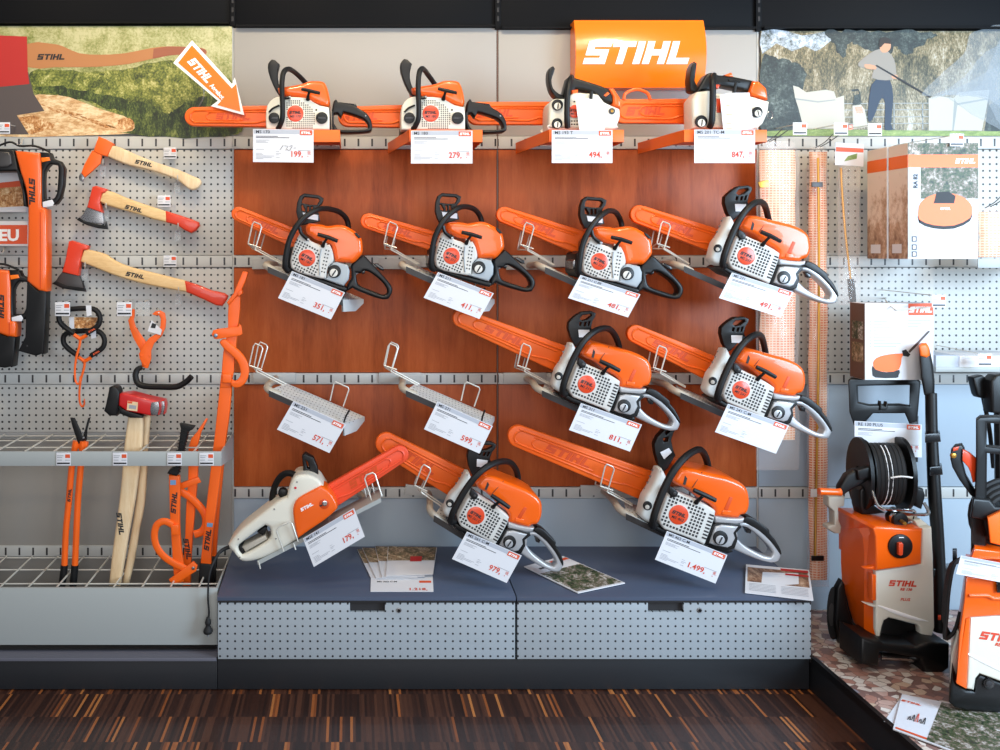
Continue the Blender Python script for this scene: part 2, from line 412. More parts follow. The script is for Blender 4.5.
# dark fascia board above, with upright posts
nm=['far left bay','middle left bay','middle right bay','right bay']
fas=['dark fascia board above the garden poster, left of the first upright','dark fascia board over the beige panel holding the arrow sign tip','dark fascia board directly behind the top of the orange sign','dark fascia board above the poster of the man']
tops=[25,28,30,30]
for i in range(4):
    o=panel('fascia_board',XB[i],XB[i+1],-60,tops[i],'fascia',fas[i],'board'); 
    m=MB(); m.box((XB[i]+.014,-.03,zr(tops[i])),(XB[i+1]-.014,-.001,zr(tops[i])+.006),'fascia'); m.build('bottom_edge',o,Vector((XB[i],0,zr(tops[i]))))
ul=['grey slotted upright post between the axe wall and the wood panels','grey slotted upright post behind the seam between the two wood panels','grey slotted upright post between wood panel and right pegboard']
for i in range(3):
    x=XB[i+1]; org=Vector((x,0,zr(570))); t=thing('upright_post',org,ul[i],'post')
    m=MB(); m.box((x-.011,-.012,zr(tops[i]+2)),(x+.011,.0,zr(-60)),'fascia',.002); m.build('post_head',t,org)
    m=MB()
    for k in range(6): m.box((x-.004,-.0135,zr(4+k*9)+.0),(x+.004,-.0125,zr(4+k*9)+.018),'vent_dark') if 4+k*9<tops[i] else None
    m.build('post_slot',t,org)
    m=MB(); m.box((x-.004,.0,zr(570)),(x+.004,.03,zr(28)),'rail_metal' if i!=1 else 'cardboard_dark'); m.build('post_body',t,org)
# upper light panels
panel('upper_panel',XB[1],XB[2],28,136,'beige_panel','beige upper panel behind the two white chainsaws on the left','panel')
panel('upper_panel',XB[2],XB[3],30,136,'beige_panel','beige upper panel behind the orange lettered sign','panel')
# pegboards, wood panels
pg=[('pegboard_panel','perforated pegboard behind the hook tool and the two axes hung highest'),('pegboard_panel','perforated pegboard behind the two black loop handles and the orange tongs'),('pegboard_panel','short perforated pegboard strip behind the red hammer heads')]
for (a,b),(n,l) in zip([(149.5,255),(267.5,372.5),(384.5,432)],pg): panel(n,XB[0],XB[1],a,b,PEG,l,'pegboard')
for (a,b),l in zip([(149.5,255),(267.5,372.5)],['perforated pegboard behind the three tall boxes and hanging bags','perforated pegboard behind the white box with the orange brush picture']): panel('pegboard_panel',XB[3],XB[4],a,b,PEG,l,'pegboard')
panel('grey_panel',XB[3],XB[4],384.5,486.5,'grey_panel','plain grey-blue panel behind the black pressure washer handle and lance','panel')
panel('grey_panel',XB[3],XB[4],498.5,640,'grey_panel','plain grey-blue panel low behind the pressure washers','panel')
wd=[['top left wood panel above the 351 and 411 chainsaws','top right wood panel above the 481 and 491 chainsaws'],['middle left wood panel above the two empty display racks','middle right wood panel behind the 811 chainsaw scabbard'],['bottom left wood panel behind the two empty racks and their cards','bottom right wood panel above the chainsaw priced 1.499']]
for r in range(3):
    for c in range(2): panel('wood_panel',XB[1+c],XB[2+c],rails[r][1],rails[r+1][0],'wood_panel',wd[r][c].replace('wood panel','reddish wood panel'),'panel')
panel('grey_panel',XB[1],XB[2],498.5,562,'grey_panel','plain grey panel behind the white electric saw, above the counter','panel')
panel('grey_panel',XB[2],XB[3],498.5,562,'grey_panel','plain grey panel behind the 1.499 chainsaw, above the counter','panel')
panel('grey_panel',XB[0],XB[1],440,640,'grey_panel_warm','grey back panel behind the long-handled tools on the left','panel')
rn=['topmost','second','third','lowest']; wh=['on the left pegboard wall','across the left wood panels','across the right wood panels','on the right pegboard wall']
for c in range(4):
    for r in range(4):
        if c==0 and r==3: continue
        z0,z1=zr(rails[r][1]),zr(rails[r][0]); org=Vector(((XB[c]+XB[c+1])/2,0,(z0+z1)/2))
        m=MB(); m.box((XB[c]+.002,-.006,z0+.002),(XB[c+1]-.002,.018,z1-.002),'slot_rail',.002); o=m.build('slotted_rail',None,org)
        tag(o,f'grey slotted mounting rail, {rn[r]} of the {"three" if c==0 else "four"} {wh[c]}','rail')
org=Vector((XB[0],0,zr(556))); m=MB(); m.box((XB[0],-.008,zr(556)),(XB[1]-.002,.0,zr(545)),'slot_rail',.002); tag(m.build('slotted_rail',None,org+Vector((1.0,0,.02))),'grey slotted rail behind the lower wire basket on the left','rail')
# ---------------------------------------------------------------- base: decks, drawers, kick boards
yD=-.415
def wx(px): return W(px,0,yD).x
zt=W(0,596,yD).z; zt2=zt+.032; zb=W(0,660,yD).z
for i,(a,b,l,k,lk) in enumerate([(217,516,'dark grey counter unit under the white electric saw, with perforated drawer',(350,385),399),(516.5,812,'dark grey counter unit under the 1.499 chainsaw, with perforated drawer',(648,683.5),699.5)]):
    x0,x1=wx(a),wx(b); org=Vector(((x0+x1)/2,yD/2,zb)); t=thing('counter_unit',org,l,'drawer unit','perforated drawer units under the chainsaws')
    m=MB(); m.prism([(yD-.004,zt-.014),(0,zt-.014),(0,zt2),(yD+.004,zt),(yD-.004,zt-.004)],lambda p,q,d:Vector((x0+.001+d,p,q)),x1-x0-.002,'counter_top',(),.0015,2); m.build('counter_top',t,org)
    m=MB(); m.box((x0+.002,yD+.001,zt-.022),(x1-.002,yD+.02,zt-.0145),'vent_dark'); m.box((x0+.004,yD+.02,zb),(x1-.004,-.01,zt-.0146),'grey_panel'); m.build('carcass',t,org)
    h0,h1=wx(k[0]),wx(k[1]); z0,z1=zb+.003,zt-.024
    m=MB(); m.prism([(x0+.003,z0),(x1-.003,z0),(x1-.003,z1),(h1,z1),(h1,z1-.03),(h0,z1-.03),(h0,z1),(x0+.003,z1)],lambda p,q,d:Vector((p,yD+d,q)),.015,'drawer_metal',(),.001,2)
    dr=m.build('drawer',t,org)
    m=MB(); m.box((h0,yD+.016,z1-.035),(h1,yD+.018,z1),'vent_dark'); m.build('handle_recess',dr,org)
    m=MB(); c=W(lk,610,yD); m.disc(c+Vector((0,-.003,0)),.0085,'steel',.004,n=16); m.disc(c+Vector((0,-.0045,0)),.005,'black',.002,n=12); m.build('lock',dr,org)
    for ss in range(0): pass
def kick(x0,x1,l):
    org=Vector(((x0+x1)/2,yD+.01,0)); m=MB(); m.box((x0,yD+.012,0.003),(x1,yD+.03,zb-.002),'base_black',.001); m.box((x0,yD+.08,0),(x1,yD+.09,0.02),'base_black'); o=m.build('kick_board',None,org); tag(o,l,'kick board')
kick(wx(217)+.001,wx(811),'black kick board running under both perforated drawers')
kick(XB[0],wx(217)-.001,'black kick board under the dark base shelf on the left')
org=Vector((wx(217)-1,-.2,zb)); m=MB(); m.box((XB[0],yD,zb),(wx(217)-.002,-.005,zb+.006),'base_deck',.001); m.box((XB[0],yD-.001,zb-.004),(wx(217)-.002,yD+.01,zb+.007),'base_deck',.001); tag(m.build('base_shelf',None,org),'dark grey base shelf below the lower wire basket','shelf')
# lower basket on the left
yB=-.372; xb1=W(217.5,0,yB).x; zB0,zB1=W(0,645,yB).z,W(0,588,yB).z
org=Vector((xb1-.6,yB,zB0)); t=thing('wire_basket',org,'grey steel basket with wire grid floor holding the long tools','basket')
m=MB(); m.box((XB[0],yB,zB0),(xb1,yB+.012,zB1),'shelf_metal',.0015); m.build('front_panel',t,org)
m=MB(); m.box((xb1-.006,yB+.012,zB0),(xb1,-.01,zB1),'shelf_metal',.001); m.build('side_panel',t,org)
zg=zB1-.012
m=MB()
for k in range(26):
    x=xb1-.07-k*.098; m.tube([(x,yB+.012,zg),(x,-.015,zg)],.0034,'wire',n=6)
for y in (-.29,-.15,-.02): m.tube([(XB[0],y,zg-.004),(xb1-.006,y,zg-.004)],.003,'wire',n=6)
m.build('wire_grid',t,org)
m=MB(); m.box((XB[0],-.36,zb+.01),(xb1-.01,-.01,zb+.012),'base_black'); m.build('basket_floor',t,org)
# upper wire shelf
yS=-.325; xs=W(221.5,0,yS).x; z1=W(0,451.5,yS).z; z0=W(0,466,yS).z; xs2=W(234,0,-.01).x
org=Vector((xs-.6,yS,z0)); t=thing('wire_shelf',org,'grey wire shelf with flat steel front that the long tools pass through','shelf')
m=MB(); m.box((XB[0],yS,z0),(xs,yS+.006,z1),'shelf_metal',.001); m.build('front_rim',t,org)
m=MB(); m.prism([(yS+.006,z0),(-.008,z0-.045),(-.008,z1),(yS+.006,z1)],lambda p,q,d:Vector((xs-.004+d,p,q)),.004,'shelf_metal',(),0); m.build('side_bracket',t,org)
m=MB()
for px in (-60,-30,-6,23,52,81,110.5,139,166,193): x=W(px,0,yS).x; m.tube([(x,yS+.006,z1-.004),(x+.0,-.012,z1-.004)],.0032,'wire',n=6)
for y in (-.22,-.10,-.015): m.tube([(XB[0],y,z1-.009),(xs-.004,y,z1-.009)],.0027,'wire',n=6)
m.build('wire_grid',t,org)
# ---------------------------------------------------------------- platform on the right
xp=1.552; zp=.114; xe=3.2; ye=-1.55
m=MB(); m.box((xp+.012,ye,zp-.02),(xe,-.003,zp),'pebbles',.001); tag(m.build('display_platform',None,Vector((2.2,-.7,zp-.02))),'low platform covered with a printed pebble pattern','platform')
m=MB(); m.box((xp,ye,0.0),(xp+.02,yD+.0305,zp-.021),'base_black',.001); m.box((xp-.004,ye,zp-.02),(xp+.0115,yD+.0,zp+.003),'black',.002); tag(m.build('kick_board',None,Vector((xp,-1,0))),'black kick board along the side of the pebble platform','kick board')
# ================================================================ chainsaws
YD_=-.340   # depth of the round badge
def badge(t,org,fz,c,r,text,deg):
    cc=W(*fz(c),YD_); R=r/ fz.k/sc(YD_); m=MB(); m.disc(cc,R,'red_orange',.007,n=28,bev=.0015); b=m.build('badge',t,org)
    u,v=dirs(deg); m=MB(); o=cc+Vector((0,-.0008,0))
    m.logo(o+v*R*.12,u,v,R*.36,'ink',sx=.92,nrm=NF); m.build('logo',b,org)
    m=MB(); m.text(text,o-v*R*.50,u,v,R*.30,'ink',.008,.2,1.05,True); m.build('model_lettering',b,org); return b
class ZF:
    def __init__(s,ox,oy,k): s.ox,s.oy,s.k=ox,oy,k
    def __call__(s,p): return (s.ox+p[0]/s.k,s.oy+p[1]/s.k)
    def r(s,v,y): return v/s.k/sc(y)
def scabbard(t,org,tip,end,w0,w1,y=-.205,mt='orange_scabbard',em='emboss_orange',textpos=.5,logo_deg=None,loop=False,rib=True,th=.026):
    """bar cover: rounded tip, widening to the mouth, pressed ribs and raised lettering; picture pixels"""
    T=W(tip[0],tip[1],y); E=W(end[0],end[1],y); d=(E-T); L=d.length; d.normalize(); n=Vector((-d.z,0,d.x)); 
    if n.z<0: n=-n
    w0/=sc(y); w1/=sc(y)
    def hw(s): return (w0+(w1-w0)*min(1,s/L))/2
    def outline(a,k,rad):
        """a: start distance from tip, k: half-width factor"""
        up=[];dn=[]
        r=hw(a)*k
        for i in range(7):
            th_=PI/2*i/6; s=a+r*(1-math.cos(th_))*rad; h=r*math.sin(th_); up.append((s,h)); dn.append((s,-h))
        return up,dn
    up,dn=outline(0,1,1.0)
    c=up[::-1][:0]
    pts=[(s,h) for s,h in up]+[(L*.55,hw(L*.55)),(L,hw(L)),(L-.012,0.0),(L+.002,-hw(L))]+[(L*.55,-hw(L*.55))]+[(s,h) for s,h in dn[::-1][:-1]]
    pts=pts[::-1]
    P=lambda s,h:T+d*s+n*h
    flip=(d.x*n.z-d.z*n.x)
    m=MB(); m.prism([((T+d*s+n*h).x,(T+d*s+n*h).z) for s,h in pts],lambda a,b,dd:Vector((a,y+dd,b)),th,mt,(),.004,3); sb=m.build('bar_cover',t,org)
    if rib:
        m=MB()
        u1,d1=outline(w0*.30,.62,1.1); a=[(L*.93,hw(L)*.62),(L*.6,hw(L*.6)*.60)]+u1[::-1]+d1[1:]+[(L*.5,-hw(L*.5)*.62),(L*.72,-hw(L*.7)*.66),(L*.84,-hw(L)*.40),(L*.95,-hw(L)*.42)]
        m.tube([P(s,h)+Vector((0,.0005,0)) for s,h in a],.0044,mt,n=6,sm=2)
        u2,d2=outline(w0*1.15,.42,1.6); a=[(L*.9,hw(L)*.38)]+u2[::-1]+d2[1:]+[(L*.6,-hw(L*.6)*.40)]
        m.tube([P(s,h)+Vector((0,.0008,0)) for s,h in a],.0036,mt,n=6,sm=2)
        m.build('pressed_rib',sb,org)
    m=MB(); ud=d if d.x>0 else -d; o=P(L*textpos,0)+Vector((0,-.0015,0)); m.logo(o,ud,Vector((-ud.z,0,ud.x)),w1*.34,em,sx=1.05,nrm=NF,th=.003); m.build('logo',sb,org)
    if loop:
        m=MB(); q=[P(L*.0+0.0,0)]; cx=L*.30
        m.tube([P(cx-.045,hw(cx)-.003),P(cx-.038,hw(cx)+.02),P(cx,hw(cx)+.034),P(cx+.038,hw(cx)+.022),P(cx+.05,hw(cx)-.003)],.006,mt,n=8); m.build('hanging_loop',sb,org)
    return sb
def grid_vents(fz,poly,c,rad,deg,px,pz,w,h,y,mt='vent_dark',rnd=False):
    """dark rectangular vents inside poly (zoom pixels) on a slanted grid"""
    m=MB(); a=math.radians(deg); ux,uy=math.cos(a),math.sin(a); u,v=dirs(deg)
    for i in range(-30,31):
        for j in range(-30,31):
            q=(c[0]+ux*i*px-uy*j*pz,c[1]+uy*i*px+ux*j*pz)
            if math.hypot(q[0]-c[0],q[1]-c[1])<rad or not inpoly(q,poly): continue
            o=W(*fz(q),y); W2,H2=fz.r(w,y)/2,fz.r(h,y)/2
            m.add([o-u*W2-v*H2,o+u*W2-v*H2,o+u*W2+v*H2,o-u*W2+v*H2],[(0,1,2,3)],mt)
    return m
def cap(t,org,fz,c,r,y,deg,name='fuel_cap',inner='housing_white'):
    cc=W(*fz(c),y); R=fz.r(r,y); u,v=dirs(deg); m=MB(); m.disc(cc,R,'black',.008,n=20); o=m.build(name,t,org)
    m=MB(); m.disc(cc+Vector((0,-.001,0))-v*R*.25,R*.62,inner,.002,n=16,bev=.0005); m.add([cc+Vector((0,-.0016,0))+u*a*R+v*b*R for a,b in ((-.1,-.75),(.1,-.75),(.22,.25),(0,.25))],[(0,1,2,3)],'ink'); m.build('cap_grip',o,org); return o
GS='orange chainsaws on tilted display racks'
# ---------------------------------------------------------------- type A, tilted on the second row
def saw_A():
    fz=ZF(430,190,6.817); f=lambda *p:zz(fz,*p); org=W(*fz((147,450)),YD_)
    t=thing('chainsaw',org,'','chainsaw',None)
    m=MB(); m.plate(f((30,540),(45,505),(100,545),(250,585),(405,625),(425,640),(405,662),(320,640),(150,588)),-.325,.19,'black',bev=.006); m.build('crankcase',t,org)
    m=MB(); m.plate(f((5,400),(30,380),(60,380),(60,560),(20,548),(-2,520)),-.30,.15,'black',bev=.01); m.plate(f((-15,450),(10,430),(12,480),(-12,500)),-.29,.1,'steel',bev=.003); m.build('muffler',t,org)
    m=MB(); m.plate(f((118,250),(125,228),(150,216),(230,220),(262,228),(330,215),(380,218),(425,238),(470,265),(488,288),(503,312),(512,385),(498,415),(468,452),(440,470),(425,467),(330,467),(318,430),(303,372),(290,352),(240,335),(190,325),(160,305),(130,288)),-.322,.17,'orange',bev=.02,dome=.016,seg=5); ec=m.build('engine_cover',t,org)
    m=MB(); m.plate(f((447,258),(465,262),(494,292),(480,298),(458,280)),-.3235,.004,'black',bev=.001); m.build('cover_vent',ec,org)
    m=MB(); m.plate(f((88,290),(105,293),(165,335),(215,352),(240,362),(290,350),(312,390),(324,440),(320,470),(292,500),(282,575),(250,582),(100,552),(45,522),(36,480),(42,430),(60,350)),-.338,.07,'housing_white',bev=.007); sc_=m.build('starter_cover',t,org)
    g=grid_vents(fz,[(72,325),(130,340),(210,375),(228,400),(222,560),(180,560),(100,540),(52,508),(50,420)],(147,450),66,24,19,19,11,11,-.3387)
    for k in range(7):
        a=(280-3.4*k,392+24*k); u,v=dirs(12); o=W(*fz(a),-.3387); 
        for q in (-9,9): oo=o+u*fz.r(q,-.34); g.add([oo+u*x*.0024+v*z*.0022 for x,z in ((-1,-1),(1,-1),(1,1),(-1,1))],[(0,1,2,3)],'vent_dark')
    g.build('vent_slots',sc_,org)
    m=MB(); m.plate(f((245,330),(275,345),(268,380),(240,375)),-.339,.004,'housing_white',bev=.001); m.tube([W(*fz(a),-.3405) for a in ((238,385),(232,460),(240,560))],.0022,'tank_grey',n=6); m.build('cover_ridge',sc_,org)
    m=MB(); m.plate(f((320,470),(345,464),(418,480),(435,520),(432,575),(400,622),(378,618),(262,584),(285,572),(295,500)),-.333,.12,'tank_grey',bev=.007); m.build('fuel_tank',t,org)
    cap(t,org,fz,(335,528),44,-.339,24)
    badge(t,org,fz,(147,450),57,'MS 211',24)
    m=MB(); m.ptube([(215,288,-.362),(285,303,-.364),(352,325,-.362)],[.0062,.007,.0062],'black_soft',f=fz,n=8,sm=2); m.ptube([(285,303,-.36),(262,335,-.352),(246,365,-.337)],[.005,.0045,.0075],'black_soft',f=fz); m.build('starter_grip',t,org)
    m=MB(); m.ptube([(25,545,-.335),(8,520,-.35),(10,450,-.358),(28,340,-.36),(72,240,-.36),(130,168,-.35),(195,122,-.32),(245,114,-.27),(300,130,-.2),(335,168,-.16),(352,215,-.15),(355,260,-.15)],.0095,'black_soft',f=fz,n=10,sm=5)
    fh=m.build('front_handle',t,org); m=MB(); m.ptube([(88,245,-.35),(104,290,-.348),(150,326,-.345)],[.007,.006,.0075],'black',f=fz); m.disc(W(*fz((152,327)),-.3535),.0045,'steel',.003,n=12); m.build('handle_bracket',fh,org)
    m=MB(); m.plate(f((72,235),(50,195),(35,145),(38,85),(53,40),(82,20),(180,27),(213,45),(206,78),(188,98),(182,130),(190,165),(200,200),(150,215)),-.275,.03,'black',[f((84,42),(175,48),(188,60),(172,92),(120,93),(68,86),(70,62)),f((66,100),(76,98),(96,132),(92,142),(70,135)),f((106,106),(118,106),(122,138),(108,142)),f((132,106),(144,104),(146,136),(134,140))],bev=.0025); hg=m.build('hand_guard',t,org)
    m=MB(); m.plate(f((80,148),(185,160),(186,196),(90,184)),-.277,.002,'paper',bev=0); m.build('sticker',hg,org)
    m=MB(); m.plate(f((432,485),(455,452),(490,420),(512,408),(528,418),(590,478),(650,535),(700,588),(718,622),(716,655),(697,690),(660,697),(600,685),(490,650),(452,632),(420,655),(408,645),(425,595),(442,560)),-.305,.055,'black',[f((478,583),(470,530),(500,532),(520,512),(560,520),(640,574),(682,625),(684,655),(660,668),(600,650),(530,628),(492,610))],bev=.008); rh=m.build('rear_handle',t,org)
    m=MB(); m.plate(f((500,508),(530,500),(522,532),(505,536)),-.29,.02,'black_gloss',bev=.003); m.plate(f((572,460),(600,455),(645,482),(648,505),(620,500)),-.285,.02,'black_gloss',bev=.004); m.build('throttle_trigger',rh,org)
    m=MB(); m.plate(f((452,520),(465,505),(495,512),(490,530),(470,538),(462,560),(450,562)),-.29,.03,'silver',bev=.003); m.build('cable_link',rh,org)
    return t,org,fz
# ---------------------------------------------------------------- type B, magnesium rear handle
def saw_B(guard='frame'):
    fz=ZF(550,300,5.77); f=lambda *p:zz(fz,*p); org=W(*fz((212,487)),YD_); t=thing('chainsaw',org,'','chainsaw',None)
    m=MB(); m.plate(f((60,548),(80,535),(130,560),(340,640),(480,670),(500,690),(470,700),(330,660),(120,590)),-.325,.12,'black',bev=.006); m.build('crankcase',t,org)
    m=MB(); m.plate(f((22,470),(42,400),(70,362),(100,300),(116,252),(135,250),(160,300),(150,340),(110,450),(80,545),(35,520),(18,495)),-.31,.06,'housing_white',bev=.012); fh_=m.build('front_housing',t,org)
    m=MB(); m.disc(W(*fz((52,440)),-.328),fz.r(24,-.33),'black',.006,n=16); m.disc(W(*fz((50,446)),-.329),fz.r(12,-.33),'housing_white',.004,n=12); m.build('oil_cap',fh_,org)
    m=MB(); 
    for k in range(5): a=(104-k*14,262+k*32); m.plate(f(a,(a[0]-20,a[1]+2),(a[0]-6,a[1]+22)),-.27,.004,'steel',bev=0)
    m.build('bumper_spike',fh_,org)
    m=MB(); m.plate(f((188,312),(213,270),(240,248),(300,254),(350,268),(420,285),(480,300),(545,328),(580,360),(592,400),(594,445),(584,482),(568,498),(545,503),(528,518),(470,514),(404,506),(400,462),(370,435),(330,412),(290,378),(250,352),(210,337)),-.325,.18,'orange',bev=.02,dome=.014,seg=5); ec=m.build('engine_cover',t,org)
    m=MB(); m.ptube([(342,268,-.3205),(300,330,-.3265),(288,348,-.327)],.0011,'vent_dark',f=fz,n=5); m.plate(f((240,330),(252,284),(262,300),(252,335)),-.3262,.003,'vent_dark',bev=0); m.build('cover_slot',ec,org)
    m=MB(); m.plate(f((452,465),(483,400),(500,404),(472,472)),-.3265,.004,'emboss_orange',bev=.001); m.plate(f((445,470),(492,474),(486,498),(440,492)),-.328,.006,'orange',bev=.002); m.build('cover_rib',ec,org)
    m=MB(); m.plate(f((165,357),(205,366),(250,387),(310,412),(350,434),(402,466),(405,482),(396,522),(350,640),(335,646),(300,626),(160,572),(130,556),(108,512),(128,450),(148,392)),-.338,.07,'housing_white',bev=.007); sc_=m.build('starter_cover',t,org)
    g=grid_vents(fz,[(165,375),(230,385),(300,425),(352,462),(362,490),(312,612),(250,598),(140,552),(122,512)],(212,487),58,22,18,18,11.5,11.5,-.3387)
    u,v=dirs(22)
    for k in range(8):
        a=(385-6*k,492+17*k); o=W(*fz(a),-.3387); g.add([o+u*x*fz.r(13,-.34)+v*z*fz.r(4.5,-.34) for x,z in ((-1,-1),(1,-1),(1,1),(-1,1))],[(0,1,2,3)],'vent_dark')
    g.build('vent_slots',sc_,org)
    m=MB(); m.plate(f((393,545),(412,535),(535,540),(545,560),(515,590),(522,625),(505,672),(470,684),(395,664),(352,645)),-.331,.1,'black',bev=.004); m.build('tank_gasket',t,org)
    m=MB(); m.plate(f((405,553),(440,545),(525,555),(500,588),(508,615),(488,655),(465,665),(400,652),(372,640)),-.337,.1,'silver',bev=.005); m.build('fuel_tank',t,org)
    m=MB(); m.plate(f((404,500),(470,512),(530,515),(560,512),(552,535),(520,545),(480,540),(408,535)),-.330,.12,'silver',bev=.005); m.build('carburettor_housing',t,org)
    cap(t,org,fz,(430,612),38,-.343,22,inner='silver')
    badge(t,org,fz,(212,487),52,'MS 311',22)
    m=MB(); m.ptube([(288,352,-.362),(345,378,-.365),(402,408,-.362)],[.007,.0078,.007],'black_soft',f=fz,n=8,sm=2); m.ptube([(345,378,-.36),(322,400,-.352),(303,425,-.337)],[.0055,.005,.008],'black_soft',f=fz); m.build('starter_grip',t,org)
    m=MB(); m.ptube([(90,540,-.325),(72,540,-.345),(78,490,-.358),(105,410,-.36),(145,320,-.36),(190,245,-.358),(245,190,-.34),(300,165,-.30),(345,170,-.24),(378,210,-.18),(398,265,-.15),(402,310,-.15)],.0112,'black_soft',f=fz,n=10,sm=5)
    fh=m.build('front_handle',t,org); m=MB(); m.plate(f((165,330),(190,345),(212,368),(205,392),(180,395),(160,372)),-.346,.02,'black',bev=.004); m.disc(W(*fz((192,372)),-.348),.0048,'dark_steel',.003,n=12); m.build('handle_bracket',fh,org)
    if guard=='frame':
        m=MB(); m.plate(f((150,270),(122,222),(105,165),(108,130),(128,108),(152,88),(185,68),(240,64),(265,76),(262,95),(246,122),(238,160),(250,180),(205,215),(168,258)),-.275,.03,'black',[f((172,108),(188,88),(238,80),(243,90),(215,112),(186,120)),f((172,128),(184,130),(178,150),(168,148)),f((200,128),(211,128),(205,150),(194,150)),f((224,124),(234,122),(226,148),(218,150))],bev=.0025)
    else:
        m=MB(); m.plate(f((150,275),(120,235),(104,175),(100,130),(120,90),(160,50),(232,28),(226,42),(205,68),(190,110),(200,160),(212,190),(190,225),(168,262)),-.275,.03,'black',[f((160,68),(196,46),(190,60),(162,84)),f((148,100),(176,92),(172,116),(150,120))],bev=.003)
    hg=m.build('hand_guard',t,org)
    st=((164,172),(228,172),(224,215),(168,215)) if guard=='frame' else ((130,172),(176,150),(192,172),(150,208))
    m=MB(); m.plate(f(*st),-.277,.002,'paper',bev=0); m.build('sticker',hg,org)
    m=MB(); m.plate(f((510,572),(528,548),(556,540),(590,545),(645,575),(700,632),(742,688),(752,718),(738,750),(700,757),(620,735),(530,695),(492,676),(500,640),(512,612)),-.305,.045,'silver',[f((525,582),(548,563),(582,572),(645,622),(695,675),(710,705),(698,727),(660,720),(585,680),(545,648),(520,615))],bev=.007); rh=m.build('rear_handle',t,org)
    m=MB(); m.plate(f((548,532),(572,508),(612,520),(655,552),(692,582),(694,600),(722,632),(752,690),(753,715),(740,700),(700,645),(640,587),(582,552)),-.308,.05,'black',bev=.004); m.build('handle_grip',rh,org)
    m=MB(); m.plate(f((562,568),(602,580),(596,604),(576,600)),-.295,.02,'black_gloss',bev=.003); m.build('throttle_trigger',rh,org)
    return t,org,fz
# ---------------------------------------------------------------- type A0, level on the top shelf
def saw_top():
    fz=ZF(395,50,8.333); f=lambda *p:zz(fz,*p); org=W(*fz((298,528)),YD_); t=thing('chainsaw',org,'','chainsaw',None)
    m=MB(); m.plate(f((55,640),(70,470),(120,400),(580,480),(590,660),(55,664)),-.32,.18,'black',bev=.006); m.build('crankcase',t,org)
    m=MB(); m.plate(f((140,310),(180,300),(260,290),(340,275),(400,252),(450,248),(505,250),(540,266),(562,310),(578,370),(584,430),(572,468),(530,465),(440,425),(380,395),(220,375),(150,345)),-.325,.17,'orange',bev=.02,dome=.014,seg=5); m.build('engine_cover',t,org)
    m=MB(); m.plate(f((52,664),(48,560),(60,460),(110,402),(170,385),(270,388),(380,395),(440,425),(500,458),(580,475),(585,540),(585,664)),-.338,.07,'housing_cream',bev=.006); sc_=m.build('starter_cover',t,org)
    grid_vents(fz,[(222,425),(290,412),(352,425),(440,480),(468,560),(452,650),(330,655),(215,645),(222,560)],(298,528),78,0,17.5,17.5,10,10,-.3387).build('vent_slots',sc_,org)
    m=MB(); m.ptube([(78,518,-.341),(110,485,-.342),(165,460,-.341)],.0035,'black',f=fz); m.disc(W(*fz((475,498)),-.340),.0035,'black',.002,n=10); m.build('cover_strut',sc_,org)
    for c,r,n in (((120,565),46,'oil_cap'),((523,565),50,'fuel_cap')):
        cc=W(*fz(c),-.346); R=fz.r(r,-.346); m=MB(); m.disc(cc,R,'black',.009,n=22); o=m.build(n,t,org)
        m=MB(); u,v=dirs(-35); m.box((cc.x-R*.75,cc.y-.003,cc.z-R*.16),(cc.x+R*.75,cc.y,cc.z+R*.16),'black_gloss',.0008); m.build('cap_grip',o,org)
    badge(t,org,fz,(298,528),70,'MS 180',0)
    m=MB(); m.ptube([(358,322,-.362),(430,338,-.364),(515,358,-.362)],[.0055,.0065,.0055],'black_soft',f=fz,n=8,sm=2); m.ptube([(425,338,-.36),(412,375,-.352),(402,412,-.337)],[.005,.0045,.0075],'black_soft',f=fz); m.build('starter_grip',t,org)
    m=MB(); m.ptube([(150,655,-.335),(165,640,-.345),(195,570,-.357),(198,470,-.36),(194,370,-.36),(194,260,-.36),(205,180,-.35),(228,155,-.31),(255,180,-.24),(295,235,-.18),(335,290,-.15)],.0092,'black_soft',f=fz,n=10,sm=5); fh=m.build('front_handle',t,org)
    m=MB(); m.ptube([(195,395,-.352),(225,400,-.35),(257,393,-.347)],[.006,.0055,.0065],'black',f=fz); m.disc(W(*fz((257,392)),-.3535),.0042,'steel',.003,n=12); m.build('handle_bracket',fh,org)
    m=MB(); m.plate(f((172,400),(130,365),(85,285),(48,180),(45,110),(75,72),(105,78),(142,115),(128,170),(125,230),(142,300),(172,350)),-.275,.035,'black',bev=.004); m.build('hand_guard',t,org)
    m=MB(); m.plate(f((592,520),(608,425),(630,408),(645,430),(700,436),(770,455),(830,490),(890,530),(925,590),(932,650),(905,682),(740,693),(640,688),(598,665)),-.305,.05,'black',[f((612,612),(606,530),(640,525),(668,562),(690,515),(760,535),(850,568),(890,605),(900,640),(880,660),(740,665),(645,660))],bev=.006); rh=m.build('rear_handle',t,org)
    m=MB(); m.plate(f((700,438),(790,448),(800,470),(760,475)),-.29,.02,'black_gloss',bev=.003); m.disc(W(*fz((878,548)),-.3065),.003,'steel',.002,n=10); m.build('throttle_lock',rh,org)
    return t,org,fz
def set_model(t,txt):
    """own lettering mesh for this saw's badge"""
    for b in [x for x in D.objects if x.parent==t and x.name.split('.')[0]=='badge']:
        for c in [x for x in D.objects if x.parent==b and x.name.split('.')[0]=='model_lettering']:
            me=c.data; co=[v.co.copy() for v in me.vertices]
            deg=t['deg']; R=t['rad']; u,v=dirs(deg); m=MB(); m.text(txt,Vector((0,-.0008,0))-v*R*.50,u,v,R*.30,'ink',.008,.2,.95 if len(txt)>6 else 1.05,True)
            y=sum(a.y for a in co)/max(1,len(co)); n=D.meshes.new('model_lettering'); n.from_pydata([Vector((q.x,y,q.z)) for q in m.v],[],m.f); n.materials.append(M['ink']); c.data=n
